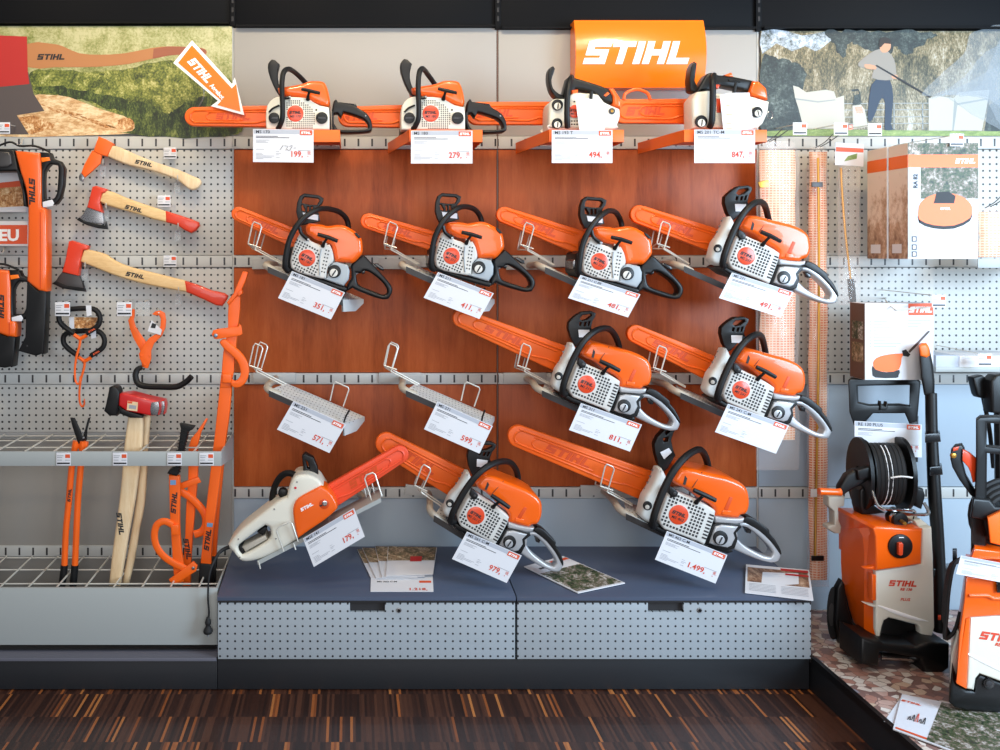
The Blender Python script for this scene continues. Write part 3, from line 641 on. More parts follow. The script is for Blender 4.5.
def placed(base,px,rot,scale,label,txt,first=False,group=GS):
    loc=W(px[0],px[1],YD_)
    if first: base.location=loc; base.rotation_euler=(0,rot,0); base.scale=(scale,)*3; base['label']=label; r=base
    else: r=dup(base,loc,rot,scale,label)
    r['group']=group; return r
R_=math.radians
A,oA,fA=saw_A(); A['deg']=24; A['rad']=fA.r(57,YD_)
a1=placed(A,(451.6,256),0,1,'tilted chainsaw with black rear handle, above the card priced 411','MS 211',True)
a0=placed(A,(307,258),R_(3.5),1.02,'tilted chainsaw with black rear handle, above the card priced 351','')
a2=placed(A,(599.5,261.5),R_(.5),1.03,'tilted chainsaw with black rear handle, above the card priced 481','')
set_model(a0,'MS 181'); set_model(a2,'MS 211')
B,oB,fB=saw_B(); B['deg']=22; B['rad']=fB.r(52,YD_)
b0=placed(B,(586.7,384.4),0,1,'tilted chainsaw with silver rear handle, above the card priced 811','MS 311',True)
b1=placed(B,(746.5,256),0,1.0,'tilted chainsaw with silver rear handle, above the card priced 491','')
b2=placed(B,(741.3,390),R_(1.5),1.0,'tilted chainsaw above the glare-washed card without a readable price','')
b3=placed(B,(475.8,515.7),R_(8),.99,'steeply tilted chainsaw above the card priced 979','')
set_model(b1,'MS 231'); set_model(b2,'MS 241'); set_model(b3,'MS 261 C')
C_,oC,fC=saw_B('solid'); C_['deg']=22; C_['rad']=fB.r(52,YD_)
b4=placed(C_,(678.8,515),R_(-1),1.10,'largest chainsaw, tilted over the counter above the card priced 1.499','MS 462',True); set_model(b4,'MS 462')
T,oT,fT=saw_top(); T['deg']=0; T['rad']=fT.r(70,YD_)
GT='orange chainsaws standing level on the top shelf'
t1=placed(T,(430.8,113.4),0,1,'level white chainsaw on the top shelf above the card priced 279','MS 180',True,GT)
t0=placed(T,(295.3,113.4),0,.99,'level white chainsaw on the top shelf above the card priced 199','',False,GT); set_model(t0,'MS 170')
def sb(t,*a,**k):
    """bar cover as a part of an already placed saw: stays where it is in the world"""
    before=set(D.objects); o=scabbard(None,None,*a,**k)
    bpy.context.view_layer.update()
    # re-express in the saw's frame
    inv=(Matrix.Translation(t.location)@t.rotation_euler.to_matrix().to_4x4()@Matrix.Diagonal((*t.scale,1))).inverted()
    for n in set(D.objects)-before:
        n.data.transform(inv); 
        n.location=(0,0,0)
    o.parent=t
sb(a0,(231.8,211),(300,240.5),14.5,19); sb(a1,(360.8,218.6),(436,242),15.5,20); sb(a2,(497,212),(582,243),16,24)
sb(b1,(631,211.2),(722,243),18.5,25); sb(b0,(453.5,314.5),(566,361),19,28,textpos=.46); sb(b2,(628,330),(716,370.5),18,26)
sb(b3,(377,438.5),(462,486),22,31,textpos=.45); sb(b4,(508.7,432.6),(652,488),22,31,textpos=.42)
sb(t0,(184.5,116.5),(282,116),19,22,y=-.19); sb(t1,(338,116.5),(412,116),20,23,y=-.19,textpos=.3)
# ---------------------------------------------------------------- top-handled saws
def saw_193():
    fz=ZF(540,60,6.82); f=lambda *p:zz(fz,*p); org=W(*fz((290,470)),-.33); t=thing('chainsaw',org,'small top-handled chainsaw with paper tag, above the card priced 494','chainsaw',GT)
    m=MB(); m.plate(f((60,465),(62,330),(75,285),(110,262),(170,262),(230,225),(330,225),(400,235),(440,285),(545,332),(550,380),(530,440),(500,473),(62,473)),-.335,.11,'housing_cream',bev=.01,dome=.01); bo=m.build('engine_body',t,org)
    g=grid_vents(fz,[(205,290),(250,280),(260,460),(205,460)],(235,350),50,0,18,22,12,9,-.3362); g.build('vent_slots',bo,org)
    m=MB(); m.plate(f((160,235),(190,120),(215,108),(250,122),(345,150),(470,195),(500,240),(502,292),(450,290),(400,250),(345,215),(245,195),(215,240)),-.31,.06,'black',bev=.009); hd=m.build('top_handle',t,org)
    m=MB(); m.plate(f((435,240),(462,218),(475,228),(450,250)),-.312,.01,'orange',bev=.001); m.build('stop_switch',hd,org)
    m=MB(); m.plate(f((470,196),(505,190),(550,258),(552,328),(502,308),(500,245)),-.318,.11,'orange',bev=.008); m.build('rear_cover',t,org)
    m=MB(); m.plate(f((215,205),(262,200),(258,235),(225,240)),-.325,.05,'orange',bev=.004); m.build('front_cover',t,org)
    m=MB(); m.plate(f((120,262),(78,215),(60,150),(58,85),(72,50),(92,40),(104,58),(92,95),(80,135),(90,190),(130,228),(160,238),(190,250),(160,268)),-.29,.05,'black',bev=.004); m.build('hand_guard',t,org)
    m=MB(); m.ptube([(188,462,-.345),(184,400,-.357),(184,320,-.36),(190,220,-.358),(205,140,-.34),(215,118,-.30)],.0098,'black_soft',f=fz,n=10); m.build('front_handle',t,org)
    cap(t,org,fz,(120,305),38,-.342,0,'oil_cap','housing_cream'); cap(t,org,fz,(118,432),36,-.342,0,'fuel_cap','housing_cream')
    m=MB(); m.disc(W(*fz((492,348)),-.338),fz.r(22,-.338),'dark_steel',.006); m.disc(W(*fz((492,348)),-.339),fz.r(10,-.338),'brass',.004,n=12); m.build('exhaust_port',t,org)
    badge(t,org,fz,(238,350),44,'MS 193',0)
    m=MB(); m.ptube([(350,215,-.345),(347,265,-.345)],[.006,.0055],'black_soft',f=fz); m.build('starter_grip',t,org)
    m=MB(); m.plate(f((243,268),(330,262),(450,300),(456,320),(440,488),(270,492)),-.362,.001,'paper',bev=0); m.build('paper_tag',t,org)
    sb(t,(466,113.2),(553,113),23,23,y=-.19,textpos=.34)
def saw_201():
    fz=ZF(670,60,6.82); f=lambda *p:zz(fz,*p); org=W(*fz((400,465)),-.33); t=thing('chainsaw',org,'top-handled chainsaw with yellow-printed paper tag, above the card priced 847','chainsaw',GT)
    m=MB(); m.plate(f((155,465),(152,270),(190,215),(270,205),(330,225),(540,240),(682,282),(672,360),(640,430),(600,468)),-.335,.09,'housing_cream',bev=.012,dome=.012); bo=m.build('engine_body',t,org)
    grid_vents(fz,[(310,370),(345,370),(350,420),(312,420)],(0,0),1,0,12,60,6,40,-.3362).build('vent_slots',bo,org)
    m=MB(); m.plate(f((185,210),(225,140),(258,92),(300,86),(335,102),(440,112),(572,140),(562,195),(540,222),(490,200),(350,172),(330,195),(200,215)),-.31,.06,'black',bev=.008); hd=m.build('top_handle',t,org)
    m=MB(); m.plate(f((370,102),(420,84),(432,112),(395,112)),-.305,.03,'orange',bev=.003); m.plate(f((312,165),(345,168),(330,195),(312,190)),-.32,.03,'red_orange',bev=.003); m.build('choke_lever',hd,org)
    m=MB(); m.plate(f((572,140),(612,145),(662,192),(672,270),(560,240),(545,215)),-.325,.13,'orange',bev=.01); m.build('rear_cover',t,org)
    m=MB(); m.plate(f((140,205),(135,130),(145,50),(165,10),(185,22),(178,75),(170,140),(190,188),(225,190),(205,218),(160,218)),-.29,.05,'black',bev=.004); m.build('hand_guard',t,org)
    m=MB(); m.ptube([(270,458,-.338),(285,420,-.352),(290,330,-.36),(292,220,-.36),(292,140,-.35),(300,105,-.31)],.0105,'black_soft',f=fz,n=10); m.build('front_handle',t,org)
    cap(t,org,fz,(215,418),42,-.344,0,'oil_cap','housing_cream'); cap(t,org,fz,(597,355),37,-.344,-20,'fuel_cap','housing_cream')
    m=MB(); m.plate(f((315,260),(350,262),(350,360),(318,360)),-.3365,.02,'red_orange',bev=.003); m.build('front_cover',t,org)
    m=MB(); m.ptube([(400,138,-.35),(475,148,-.35)],.005,'black_soft',f=fz); m.ptube([(452,150,-.35),(434,228,-.345)],[.005,.0065],'black_soft',f=fz); m.build('starter_grip',t,org)
    m=MB(); m.plate(f((340,238),(400,225),(542,222),(572,465),(366,497)),-.362,.001,'paper',bev=0); tg=m.build('paper_tag',t,org)
    m=MB(); 
    for k in range(6): o=W(*fz((382,310+k*31)),-.3628); m.rect(o,X_,Z_,0,.014+.004*(k%3),-.001,.001,'brass')
    m.build('printed_line',tg,org)
    m=MB(); m.tube([W(*fz((682+18*math.cos(a*PI/5),375+26*math.sin(a*PI/5))),-.28) for a in range(10)],.0012,'steel',closed=True,n=6); m.build('rope_ring',t,org)
    sb(t,(612,111),(693,111),24,25,y=-.19,textpos=.42,loop=True)
saw_193(); saw_201()
# ---------------------------------------------------------------- electric saw
def saw_electric():
    fz=ZF(225,450,6.25); f=lambda *p:zz(fz,*p); org=W(*fz((380,600)),-.36); t=thing('electric_chainsaw',org,'white and orange electric chainsaw pointing up right, with trailing black power cord','chainsaw')
    m=MB(); m.plate(f((20,592),(60,540),(105,495),(150,460),(250,382),(330,322),(385,298),(398,240),(418,192),(445,162),(520,156),(580,182),(608,218),(640,300),(560,460),(450,562),(300,650),(200,690),(130,702),(90,690),(50,642),(25,617)),-.36,.14,'housing_cream',[f((80,603),(120,568),(200,508),(250,474),(276,485),(287,530),(262,572),(150,640),(105,657),(84,632))],bev=.012); m.build('body',t,org)
    m=MB(); m.plate(f((105,607),(250,532),(266,560),(150,625),(128,640)),-.35,.08,'arm_beige',bev=.006); m.build('throttle_trigger',t,org)
    m=MB(); m.plate(f((82,604),(108,600),(122,650),(100,655)),-.348,.07,'black',bev=.003); m.plate(f((200,515),(250,480),(262,490),(235,535)),-.348,.07,'black',bev=.003); m.build('trigger_guard',t,org)
    m=MB(); m.plate(f((425,402),(430,345),(460,302),(530,262),(600,226),(640,250),(680,300),(702,352),(692,380),(620,442),(530,502),(456,556),(440,500)),-.371,.1,'orange',bev=.008); cv=m.build('sprocket_cover',t,org)
    u,v=dirs(-28); m=MB(); m.logo(W(*fz((512,355)),-.372),u,v,fz.r(20,-.37),'white_print',sx=1.0); m.build('logo',cv,org)
    m=MB(); c=W(*fz((620,338)),-.372); m.disc(c,fz.r(32,-.37),'emboss_orange',.003); m.disc(c+Vector((.002,-.004,.003)),fz.r(17,-.37),'chrome',.006,n=12); u2,v2=dirs(-25); m.rect(c+Vector((-.0,-.0008,0)),u2,v2,-.016,-.008,-.003,.003,'vent_dark'); m.build('tension_screw',cv,org)
    m=MB(); m.disc(W(*fz((440,237)),-.362),fz.r(8,-.36),'red_dot',.002,n=12)
    m.build('red_mark',t,org)
    m=MB()
    for c in ((450,200),(308,370),(83,558),(92,672),(318,555)): m.disc(W(*fz(c),-.3615),.0028,'steel',.0015,n=8,bev=0)
    m.build('housing_screw',t,org)
    m=MB(); m.ptube([(300,335,-.25),(296,290,-.255),(312,225,-.26),(345,170,-.27),(385,145,-.28),(425,150,-.29),(445,170,-.3)],.0115,'black_soft',f=fz,n=10); m.build('front_handle',t,org)
    m=MB(); m.plate(f((480,38),(500,20),(552,48),(578,110),(588,200),(540,178),(490,158),(487,90)),-.30,.035,'black',[f((502,62),(518,78),(530,122),(512,112))],bev=.004); m.build('hand_guard',t,org)
    m=MB(); m.disc(W(*fz((360,272)),-.33),fz.r(30,-.33),'black',.03,bev=.006); m.build('knob',t,org)
    m=MB(); pc=[W(*fz((28,605)),-.33),W(219,553,-.35),W(210,572,-.39),W(208,595,-.40),W(209,612,-.40),W(208,620,-.40)]; m.tube(pc,[.007,.006,.0035,.0035,.0035,.0035],'rubber',n=8); cd=m.build('power_cord',t,org)
    m=MB(); a=W(208,617,-.40); m.tube([a,a+Vector((0,0,-.018)),a+Vector((0,0,-.03)),a+Vector((0,0,-.045)),a+Vector((0,0,-.055))],[.005,.011,.008,.016,.014],'rubber',n=10,sm=3); m.tube([a+Vector((-.0,0,-.05)),a+Vector((0,0,-.066))],.0024,'steel',n=6); m.build('plug',cd,org)
    scab=dict(y=-.30,mt='orange_red_scabbard',textpos=.5)
    t.scale=(1,1,1); sb(t,(407.5,450),(324,501),17.5,24,**scab)
saw_electric()
# ---------------------------------------------------------------- tilted display racks
GR='tilted grey display racks on the slotted rails'
def rack():
    fz=ZF(245,330,5.77); f=lambda *p:zz(fz,*p); org=W(*fz((50,275)),-.0); t=thing('display_rack',org,'','display rack',GR)
    q=lambda p,y:W(*fz(p),y)
    BL,BR,FR,FL=q((240,306),-.12),q((692,499),-.12),q((572,540),-.30),q((138,347),-.30)
    n=(BR-BL).cross(FL-BL).normalized(); n=n if n.z>0 else -n; th=n*-.003
    m=MB(); m.add([BL,BR,FR,FL,BL+th,BR+th,FR+th,FL+th],[(0,1,2,3),(4,7,6,5),(0,4,5,1),(1,5,6,2),(2,6,7,3),(3,7,4,0)],'tray_metal')
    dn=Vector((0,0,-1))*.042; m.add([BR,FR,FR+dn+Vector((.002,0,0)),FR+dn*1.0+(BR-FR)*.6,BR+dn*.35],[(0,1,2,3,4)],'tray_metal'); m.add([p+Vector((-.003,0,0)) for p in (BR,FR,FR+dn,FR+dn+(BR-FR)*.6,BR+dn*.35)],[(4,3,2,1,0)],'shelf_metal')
    d2=Vector((0,.002,-.022)); m.add([FL,FR,FR+d2,FL+d2],[(0,1,2,3)],'dark_steel')  # grey front flange in a dark material: its shade is put into the colour
    tr=m.build('perforated_tray',t,org,smooth=0)
    m=MB()
    for i in range(24):
        for j in range(5):
            a=(i+.8+.4*(j%2))/25; b=(j+.6)/5.2; o=BL+(BR-BL)*a+(FL-BL)*b+n*.0006; e=(BR-BL).normalized(); g_=(FL-BL).normalized()
            m.add([o+e*x*.0016+g_*z*.004 for x,z in ((-1,-1),(1,-1),(1,1),(-1,1))],[(0,1,2,3)],'vent_dark')
    m.build('punched_hole',tr,org,smooth=0)
    r=.0026
    m=MB(); m.ptube([(100,228,-.24),(26,204,-.24),(27,196,-.24),(50,92,-.24),(60,77,-.24),(96,92,-.24),(103,108,-.24),(66,238,-.24)],r,'wire',f=fz,n=6,sm=0); m.ptube([(52,214,-.15),(78,84,-.15),(90,69,-.15),(124,84,-.15),(131,98,-.15),(96,220,-.15)],r,'wire',f=fz,n=6,sm=0)
    m.ptube([(27,204,-.24),(240,312,-.20)],r,'wire',f=fz,n=6); m.ptube([(66,238,-.24),(225,318,-.22)],r,'wire',f=fz,n=6); m.ptube([(52,214,-.15),(66,236,-.24)],r,'wire',f=fz,n=6); m.ptube([(27,204,-.24),(53,214,-.15)],r,'wire',f=fz,n=6); m.build('tip_loop',t,org)
    m=MB(); m.ptube([(492,408,-.15),(514,308,-.15),(524,298,-.15),(596,330,-.15),(600,344,-.15),(568,440,-.15)],r,'wire',f=fz,n=6,sm=0); m.build('rear_loop',t,org)
    m=MB(); m.pbox(*fz((48,246)),*fz((292,304)),-.014,-.0065,'rail_metal',.0015); m.build('rail_plate',t,org)
    m=MB(); m.tube([q((180,278),-.012),q((178,288),-.06),q((150,305),-.17),q((128,330),-.25),q((150,352),-.28),q((200,372),-.27)],.0125,'arm_beige',n=12); m.build('support_arm',t,org)
    m=MB(); m.ptube([(572,532,-.305),(582,500,-.29),(602,464,-.26)],.0035,'black_soft',f=fz,n=6); m.build('strap',t,org)
    return t,org,fz
K,oK,fK=rack(); foot=fK((26,204))
rk=[((249.3,365.5),0,'empty grey display rack with the card priced 571'),((384,365.5),0,'empty grey display rack with the card priced 599'),
 ((248.2,243.8),0,'grey wire and tray display rack under the chainsaw priced 351'),((384,243.8),0,'grey wire and tray display rack under the chainsaw priced 411'),((520.5,244.5),0,'grey wire and tray display rack under the chainsaw priced 481'),((657,243.4),0,'grey wire and tray display rack under the chainsaw priced 491'),
 ((517.5,365.5),0,'grey wire and tray display rack under the chainsaw priced 811'),((653.4,367.6),0,'grey wire and tray display rack under the chainsaw with the glare-washed card'),
 ((412,484.8),8,'grey wire and tray display rack under the steep chainsaw priced 979'),((600,486),1,'grey wire and tray display rack under the largest chainsaw, priced 1.499')]
base_foot=W(foot[0],foot[1],-.24)
for i,(p,a,l) in enumerate(rk):
    loc=oK+(W(p[0],p[1],-.24)-base_foot); loc.y=oK.y
    if i: dup(K,loc,R_(a),1,l,GR)
    else: K.location=loc; K['label']=l
def rack_electric():
    fz=ZF(210,430,4.41); org=W(*fz((480,480)),-.2); t=thing('display_rack',org,'grey wire display rack tilted up right under the white electric chainsaw','display rack')
    q=lambda p,y:W(*fz(p),y); n=Vector((-.45,0,.89))
    m=MB(); a,b=q((208,578),-.36),q((752,300),-.36); c,d=b+Vector((0,.12,0)),a+Vector((0,.12,0)); dz=Vector((.003,0,-.014)); m.add([a,b,c,d,a+dz,b+dz,c+dz,d+dz],[(0,1,2,3),(0,4,5,1),(1,5,6,2),(2,6,7,3),(3,7,4,0),(4,7,6,5)],'shelf_metal'); m.build('tray',t,org,smooth=0)
    m=MB(); m.ptube([(325,535,-.372),(293,445,-.376),(302,428,-.376),(352,404,-.376),(362,412,-.376),(388,492,-.372)],.0026,'wire',f=fz,n=6,sm=0); m.ptube([(215,582,-.36),(222,612,-.36)],.0026,'wire',f=fz,n=6); m.ptube([(368,500,-.365),(378,528,-.365)],.0026,'wire',f=fz,n=6); m.build('rear_loop',t,org)
    m=MB(); m.ptube([(714,318,-.33),(682,215,-.33),(690,198,-.33),(718,188,-.33),(728,196,-.33),(758,292,-.33)],.0028,'wire',f=fz,n=6,sm=0); m.ptube([(690,300,-.26),(676,240,-.26)],.0026,'wire',f=fz,n=6); m.ptube([(725,285,-.26),(712,225,-.26)],.0026,'wire',f=fz,n=6); m.build('tip_loop',t,org)
    m=MB(); m.tube([W(360,494,-.01),W(365,500,-.12),W(352,512,-.26)],.0125,'arm_beige',n=10); m.build('support_arm',t,org)
rack_electric()
# ---------------------------------------------------------------- orange shelf trays of the top row
def tray(fx0,fx1,wl,wr,label,fy0=129.8,fy1=142):
    yf=-.372; a,b=W(fx0,fy0,yf),W(fx1,fy1,yf); org=Vector(((a.x+b.x)/2,yf,b.z)); t=thing('shelf_tray',org,label,'shelf tray','orange shelf trays of the top row')
    m=MB(); m.box((a.x,yf,b.z),(b.x,yf+.003,a.z),'orange_tray',.001); m.build('front_lip',t,org)
    zt_=W(0,132.6,-.34).z-.003
    xl,xr=a.x-.012,b.x+.012
    m=MB(); m.prism([(a.x,yf+.003),(b.x,yf+.003),(b.x+wr,-.01),(a.x-wl,-.01)],lambda p,q,d:Vector((p,q,a.z-.006-d)),.003,'orange_tray',(),.0008,2); m.build('deck',t,org)
    for x0,x1 in ((a.x,a.x-wl),(b.x,b.x+wr)):
        m=MB(); m.add([Vector((x0,yf+.001,a.z)),Vector((x1,-.01,a.z)),Vector((x1,-.01,b.z)),Vector((x0,yf+.001,b.z))],[(0,1,2,3)],'orange_tray')
        e=.002 if x0<x1 else -.002; m.add([Vector((x0+e,yf+.001,a.z)),Vector((x1+e,-.01,a.z)),Vector((x1+e,-.01,b.z)),Vector((x0+e,yf+.001,b.z))],[(0,1,2,3)],'orange_tray')
        m.build('side_wing',t,org,smooth=0)
tray(254,340,.02,.0,'orange shelf tray holding the level chainsaw priced 199'); tray(409,482.5,.055,.0,'orange shelf tray holding the level chainsaw priced 279')
tray(549,624,.045,.0,'orange shelf tray holding the small chainsaw priced 494'); tray(684,767,.04,.0,'orange shelf tray holding the chainsaw priced 847')
# ---------------------------------------------------------------- price cards
GC='white price cards under the chainsaws'
def card(TL,TR,BL,model,price,label,y=-.384,dep=0.0,hand=None,group=GC,lines=True,t=None,logo_only=False,name='price_card'):
    o=W(*BL,y); tl=W(*TL,y); tr=W(*TR,y); u=tr-tl; v=tl-o; n=u.cross(v).normalized(); n=n if n.y<0 else -n
    org=o+u*.5; P=lambda a,b,k=0: o+u*a+v*b+n*k*.0005
    m=MB(); m.add([P(0,0),P(1,0),P(1,1),P(0,1)]+[P(a,b)-n*.0012 for a,b in ((0,0),(1,0),(1,1),(0,1))],[(0,1,2,3),(7,6,5,4),(0,4,5,1),(1,5,6,2),(2,6,7,3),(3,7,4,0)],'paper')
    ob=m.build(name,None,org,smooth=0); tag(ob,label,'price card',group)
    uh,vh=u.normalized(),v.normalized(); H=v.length; Wd=u.length
    m=MB(); m.add([P(.012,.86,1),P(.985,.86,1),P(.985,.985,1),P(.012,.985,1)],[(0,1,2,3)],'paper_header'); m.build('header_band',ob,org,0)
    m=MB(); m.add([P(.775,.83,2),P(.975,.83,2),P(.975,.975,2),P(.775,.975,2)],[(0,1,2,3)],'logo_red'); lg=m.build('logo_field',ob,org,0)
    m=MB(); m.logo(P(.875,.9,3),uh,vh,H*.075,'white_print',sx=Wd*.16/LW/(H*.075)); m.build('logo',lg,org,0)
    m=MB(); m.text(model,P(.045,.875,2),uh,vh,H*.095,'ink',.008,0,1.1); m.build('model_name',ob,org,0)
    m=MB()
    for b,w in ((.775,.36),(.735,.55)): m.rect(P(.05,b,1),uh,vh,0,Wd*w,0,H*.018,'ink')
    for b,a,w in ((.66,.05,.22),(.625,.05,.16),(.59,.05,.2),(.38,.05,.13),(.26,.05,.1),(.22,.05,.12),(.18,.05,.3),(.14,.05,.26),(.10,.05,.12),(.32,.38,.05),(.26,.38,.08),(.22,.38,.05),(.14,.38,.06)): m.rect(P(a,b,1),uh,vh,0,Wd*w,0,H*.012,'ink_grey')
    if price: m.rect(P(.74,.355,1),uh,vh,0,Wd*.21,0,H*.015,'ink_grey')
    m.build('text_line',ob,org,0)
    if price:
        m=MB(); w=len(price)*.066; m.text(price,P(.875-w,.17,2),uh,vh,H*.18,'ink_red',.02,0,Wd*w/(H*.18/.73*.53*len(price))); m.text('00',P(.9,.27,2),uh,vh,H*.075,'ink_red',.01,0,.9); m.rect(P(.9,.245,2),uh,vh,0,Wd*.06,0,H*.01,'ink_red'); m.rect(P(.9,.17,2),uh,vh,0,Wd*.012,0,H*.03,'ink_red'); m.build('price',ob,org,0)
    if dep:
        m=MB(); m.tube([P(.5,.97,-1),P(.5,.97,-1)+Vector((0,dep,.004))],.0035,'clear',n=6); m.build('holder_clip',ob,org)
    if hand:
        m=MB(); q=lambda a,b:P(a,b,3)
        m.tube([q(.45,.38),q(.5,.52)],.0006,'ink',n=4); m.tube([q(.52,.5),q(.58,.5),q(.54,.36)],.0006,'ink',n=4,sm=0); m.tube([q(.6,.48),q(.65,.5),q(.6,.36),q(.56,.40)],.0006,'ink',n=4); m.tube([q(.67,.43),q(.71,.44)],.0006,'ink',n=4); m.build('handwriting',ob,org,0)
    return ob
C=card
C((253,129),(313.6,129.6),(253,162),'MS 170','199,','white card priced 199 with a handwritten lower price',hand=True)
C((411,130.6),(472.5,130.6),(411,163.5),'MS 180','279,','white price card reading 279')
C((551.8,130),(612.5,130),(551.8,163),'MS 193 T','494,','white price card reading 494')
C((694.3,129.5),(755,129.5),(694.3,163),'MS 201 TC-M','847,','white price card reading 847')
C((292,271),(345,292.5),(278,298),'MS 181','351,','white price card reading 351, tilted',dep=.08)
C((438,272),(493.8,293.3),(423.6,297.7),'MS 211','411,','white price card reading 411, tilted',dep=.08)
C((580.5,275),(640.5,294.4),(568,298),'MS 211 C-BE','481,','white price card reading 481, tilted',dep=.08)
C((732,272.5),(793.5,292),(719,298),'MS 231','491,','white price card reading 491, tilted',dep=.08)
C((581,403),(642,424.6),(569,430),'MS 311','811,','white price card reading 811, tilted',dep=.08)
C((728,403.8),(789,425.5),(715,432),'MS 241 C-M','','white tilted card washed out by glare, without a readable price',dep=.08)
C((293.5,401),(345.9,424.5),(277,429.5),'MS 251','571,','white price card reading 571 on an empty rack',dep=.08)
C((437.4,401.6),(492.8,426),(424,429.2),'MS 271','599,','white price card reading 599 on an empty rack',dep=.08)
C((303,538.4),(354,508),(313.8,567),'MSE 141','179,','white price card reading 179 below the electric chainsaw',dep=.08)
C((467,531.6),(521.7,555.6),(452,559),'MS 261 C-M','979,','white price card reading 979, steeply tilted',dep=.08)
C((667,531),(727.5,555),(655,559.6),'MS 462 C-M','1.499,','white price card reading 1.499 below the largest chainsaw',dep=.08)
# ================================================================ posters and signs
def poster_left():
    y=-.008; org=W(110,130,y); t=thing('poster',org,'long garden poster of an axe handle and split logs on grass','poster')
    a,b=W(-60,26,y),W(232,133.5,y); m=MB(); m.box((a.x,y,b.z),(b.x,y+.006,a.z),'grass_print',.0008); bd=m.build('printed_board',t,org)
    f=ZF(0,0,4.167); e=-.0003
    if 0: m=MB(); m.pflat(zz(f,(350,560),(330,440),(420,400),(560,380),(700,420),(800,440),(900,470),(980,500),(985,560)),y+e,'dark_grass_print',sm=3)
    m=MB(); RR=random.Random(3); rough=lambda P,a,k=5:[(x+RR.uniform(-a,a),y_+RR.uniform(-a,a)) for x,y_ in catmull([tuple(p) for p in P],k)]
    m.pflat(rough(zz(f,(130,300),(240,292),(400,300),(520,285),(640,262),(760,250),(850,300),(960,330),(966,380),(880,420),(980,440),(985,560),(560,560),(560,500),(430,455),(300,400),(150,392)),1.2),y+.5*e,'bush_print'); m.pflat(rough(zz(f,(140,372),(260,360),(420,392),(540,420),(620,430),(700,470),(760,440),(860,400),(960,440),(985,560),(560,560),(520,480),(420,440),(290,405)),1.5,6),y+e,'dark_grass_print'); m.build('printed_grass',bd,org,0)
    m=MB(); m.pflat(zz(f,(-260,560),(-260,380),(0,390),(60,470),(130,400),(200,395),(290,405),(420,455),(520,485),(560,520),(550,545),(500,552),(490,560)),y+2*e,'log_print',sm=2); m.pflat(zz(f,(492,500),(540,492),(560,515),(552,540),(500,538)),y+3*e,'wood_bits',sm=2); m.pflat(zz(f,(75,490),(140,480),(230,520),(220,535),(130,560),(90,545)),y+3*e,'wood_bits'); 
    for k in range(7): a=(150+k*45,425+k*14+9*(k%2)); m.pflat(zz(f,a,(a[0]+70+20*(k%3),a[1]+26),(a[0]+68,a[1]+30),(a[0]+10,a[1]+8)),y+3.3*e,'wood_bits')
    m.build('printed_log',bd,org,0)
    m=MB(); m.pflat(zz(f,(115,182),(210,182),(260,192),(330,222),(420,228),(520,222),(630,200),(700,193),(780,195),(840,200),(860,210),(855,228),(780,225),(700,232),(620,248),(540,266),(440,276),(350,280),(230,280),(115,280)),y+4*e,'print_wood',sm=2); m.pflat(zz(f,(640,203),(700,193),(780,195),(840,200),(860,210),(855,228),(780,225),(700,232),(636,245)),y+4.3*e,'print_wood_red'); m.build('printed_handle',bd,org,0)
    m=MB(); m.pflat(zz(f,(-260,160),(-260,560),(120,560),(70,480),(185,462),(140,390),(118,300)),y+5*e,'steel_print'); m.pflat(zz(f,(-260,150),(0,148),(112,152),(116,300),(122,350),(0,362),(-260,380)),y+6*e,'red_print'); m.build('printed_axe_head',bd,org,0)
    u,v=dirs(0); m=MB(); m.logo(W(*f((214,237)),y+7*e),u,v,f.r(24,y),'ink',sx=1.1); m.build('logo',bd,org)
poster_left()
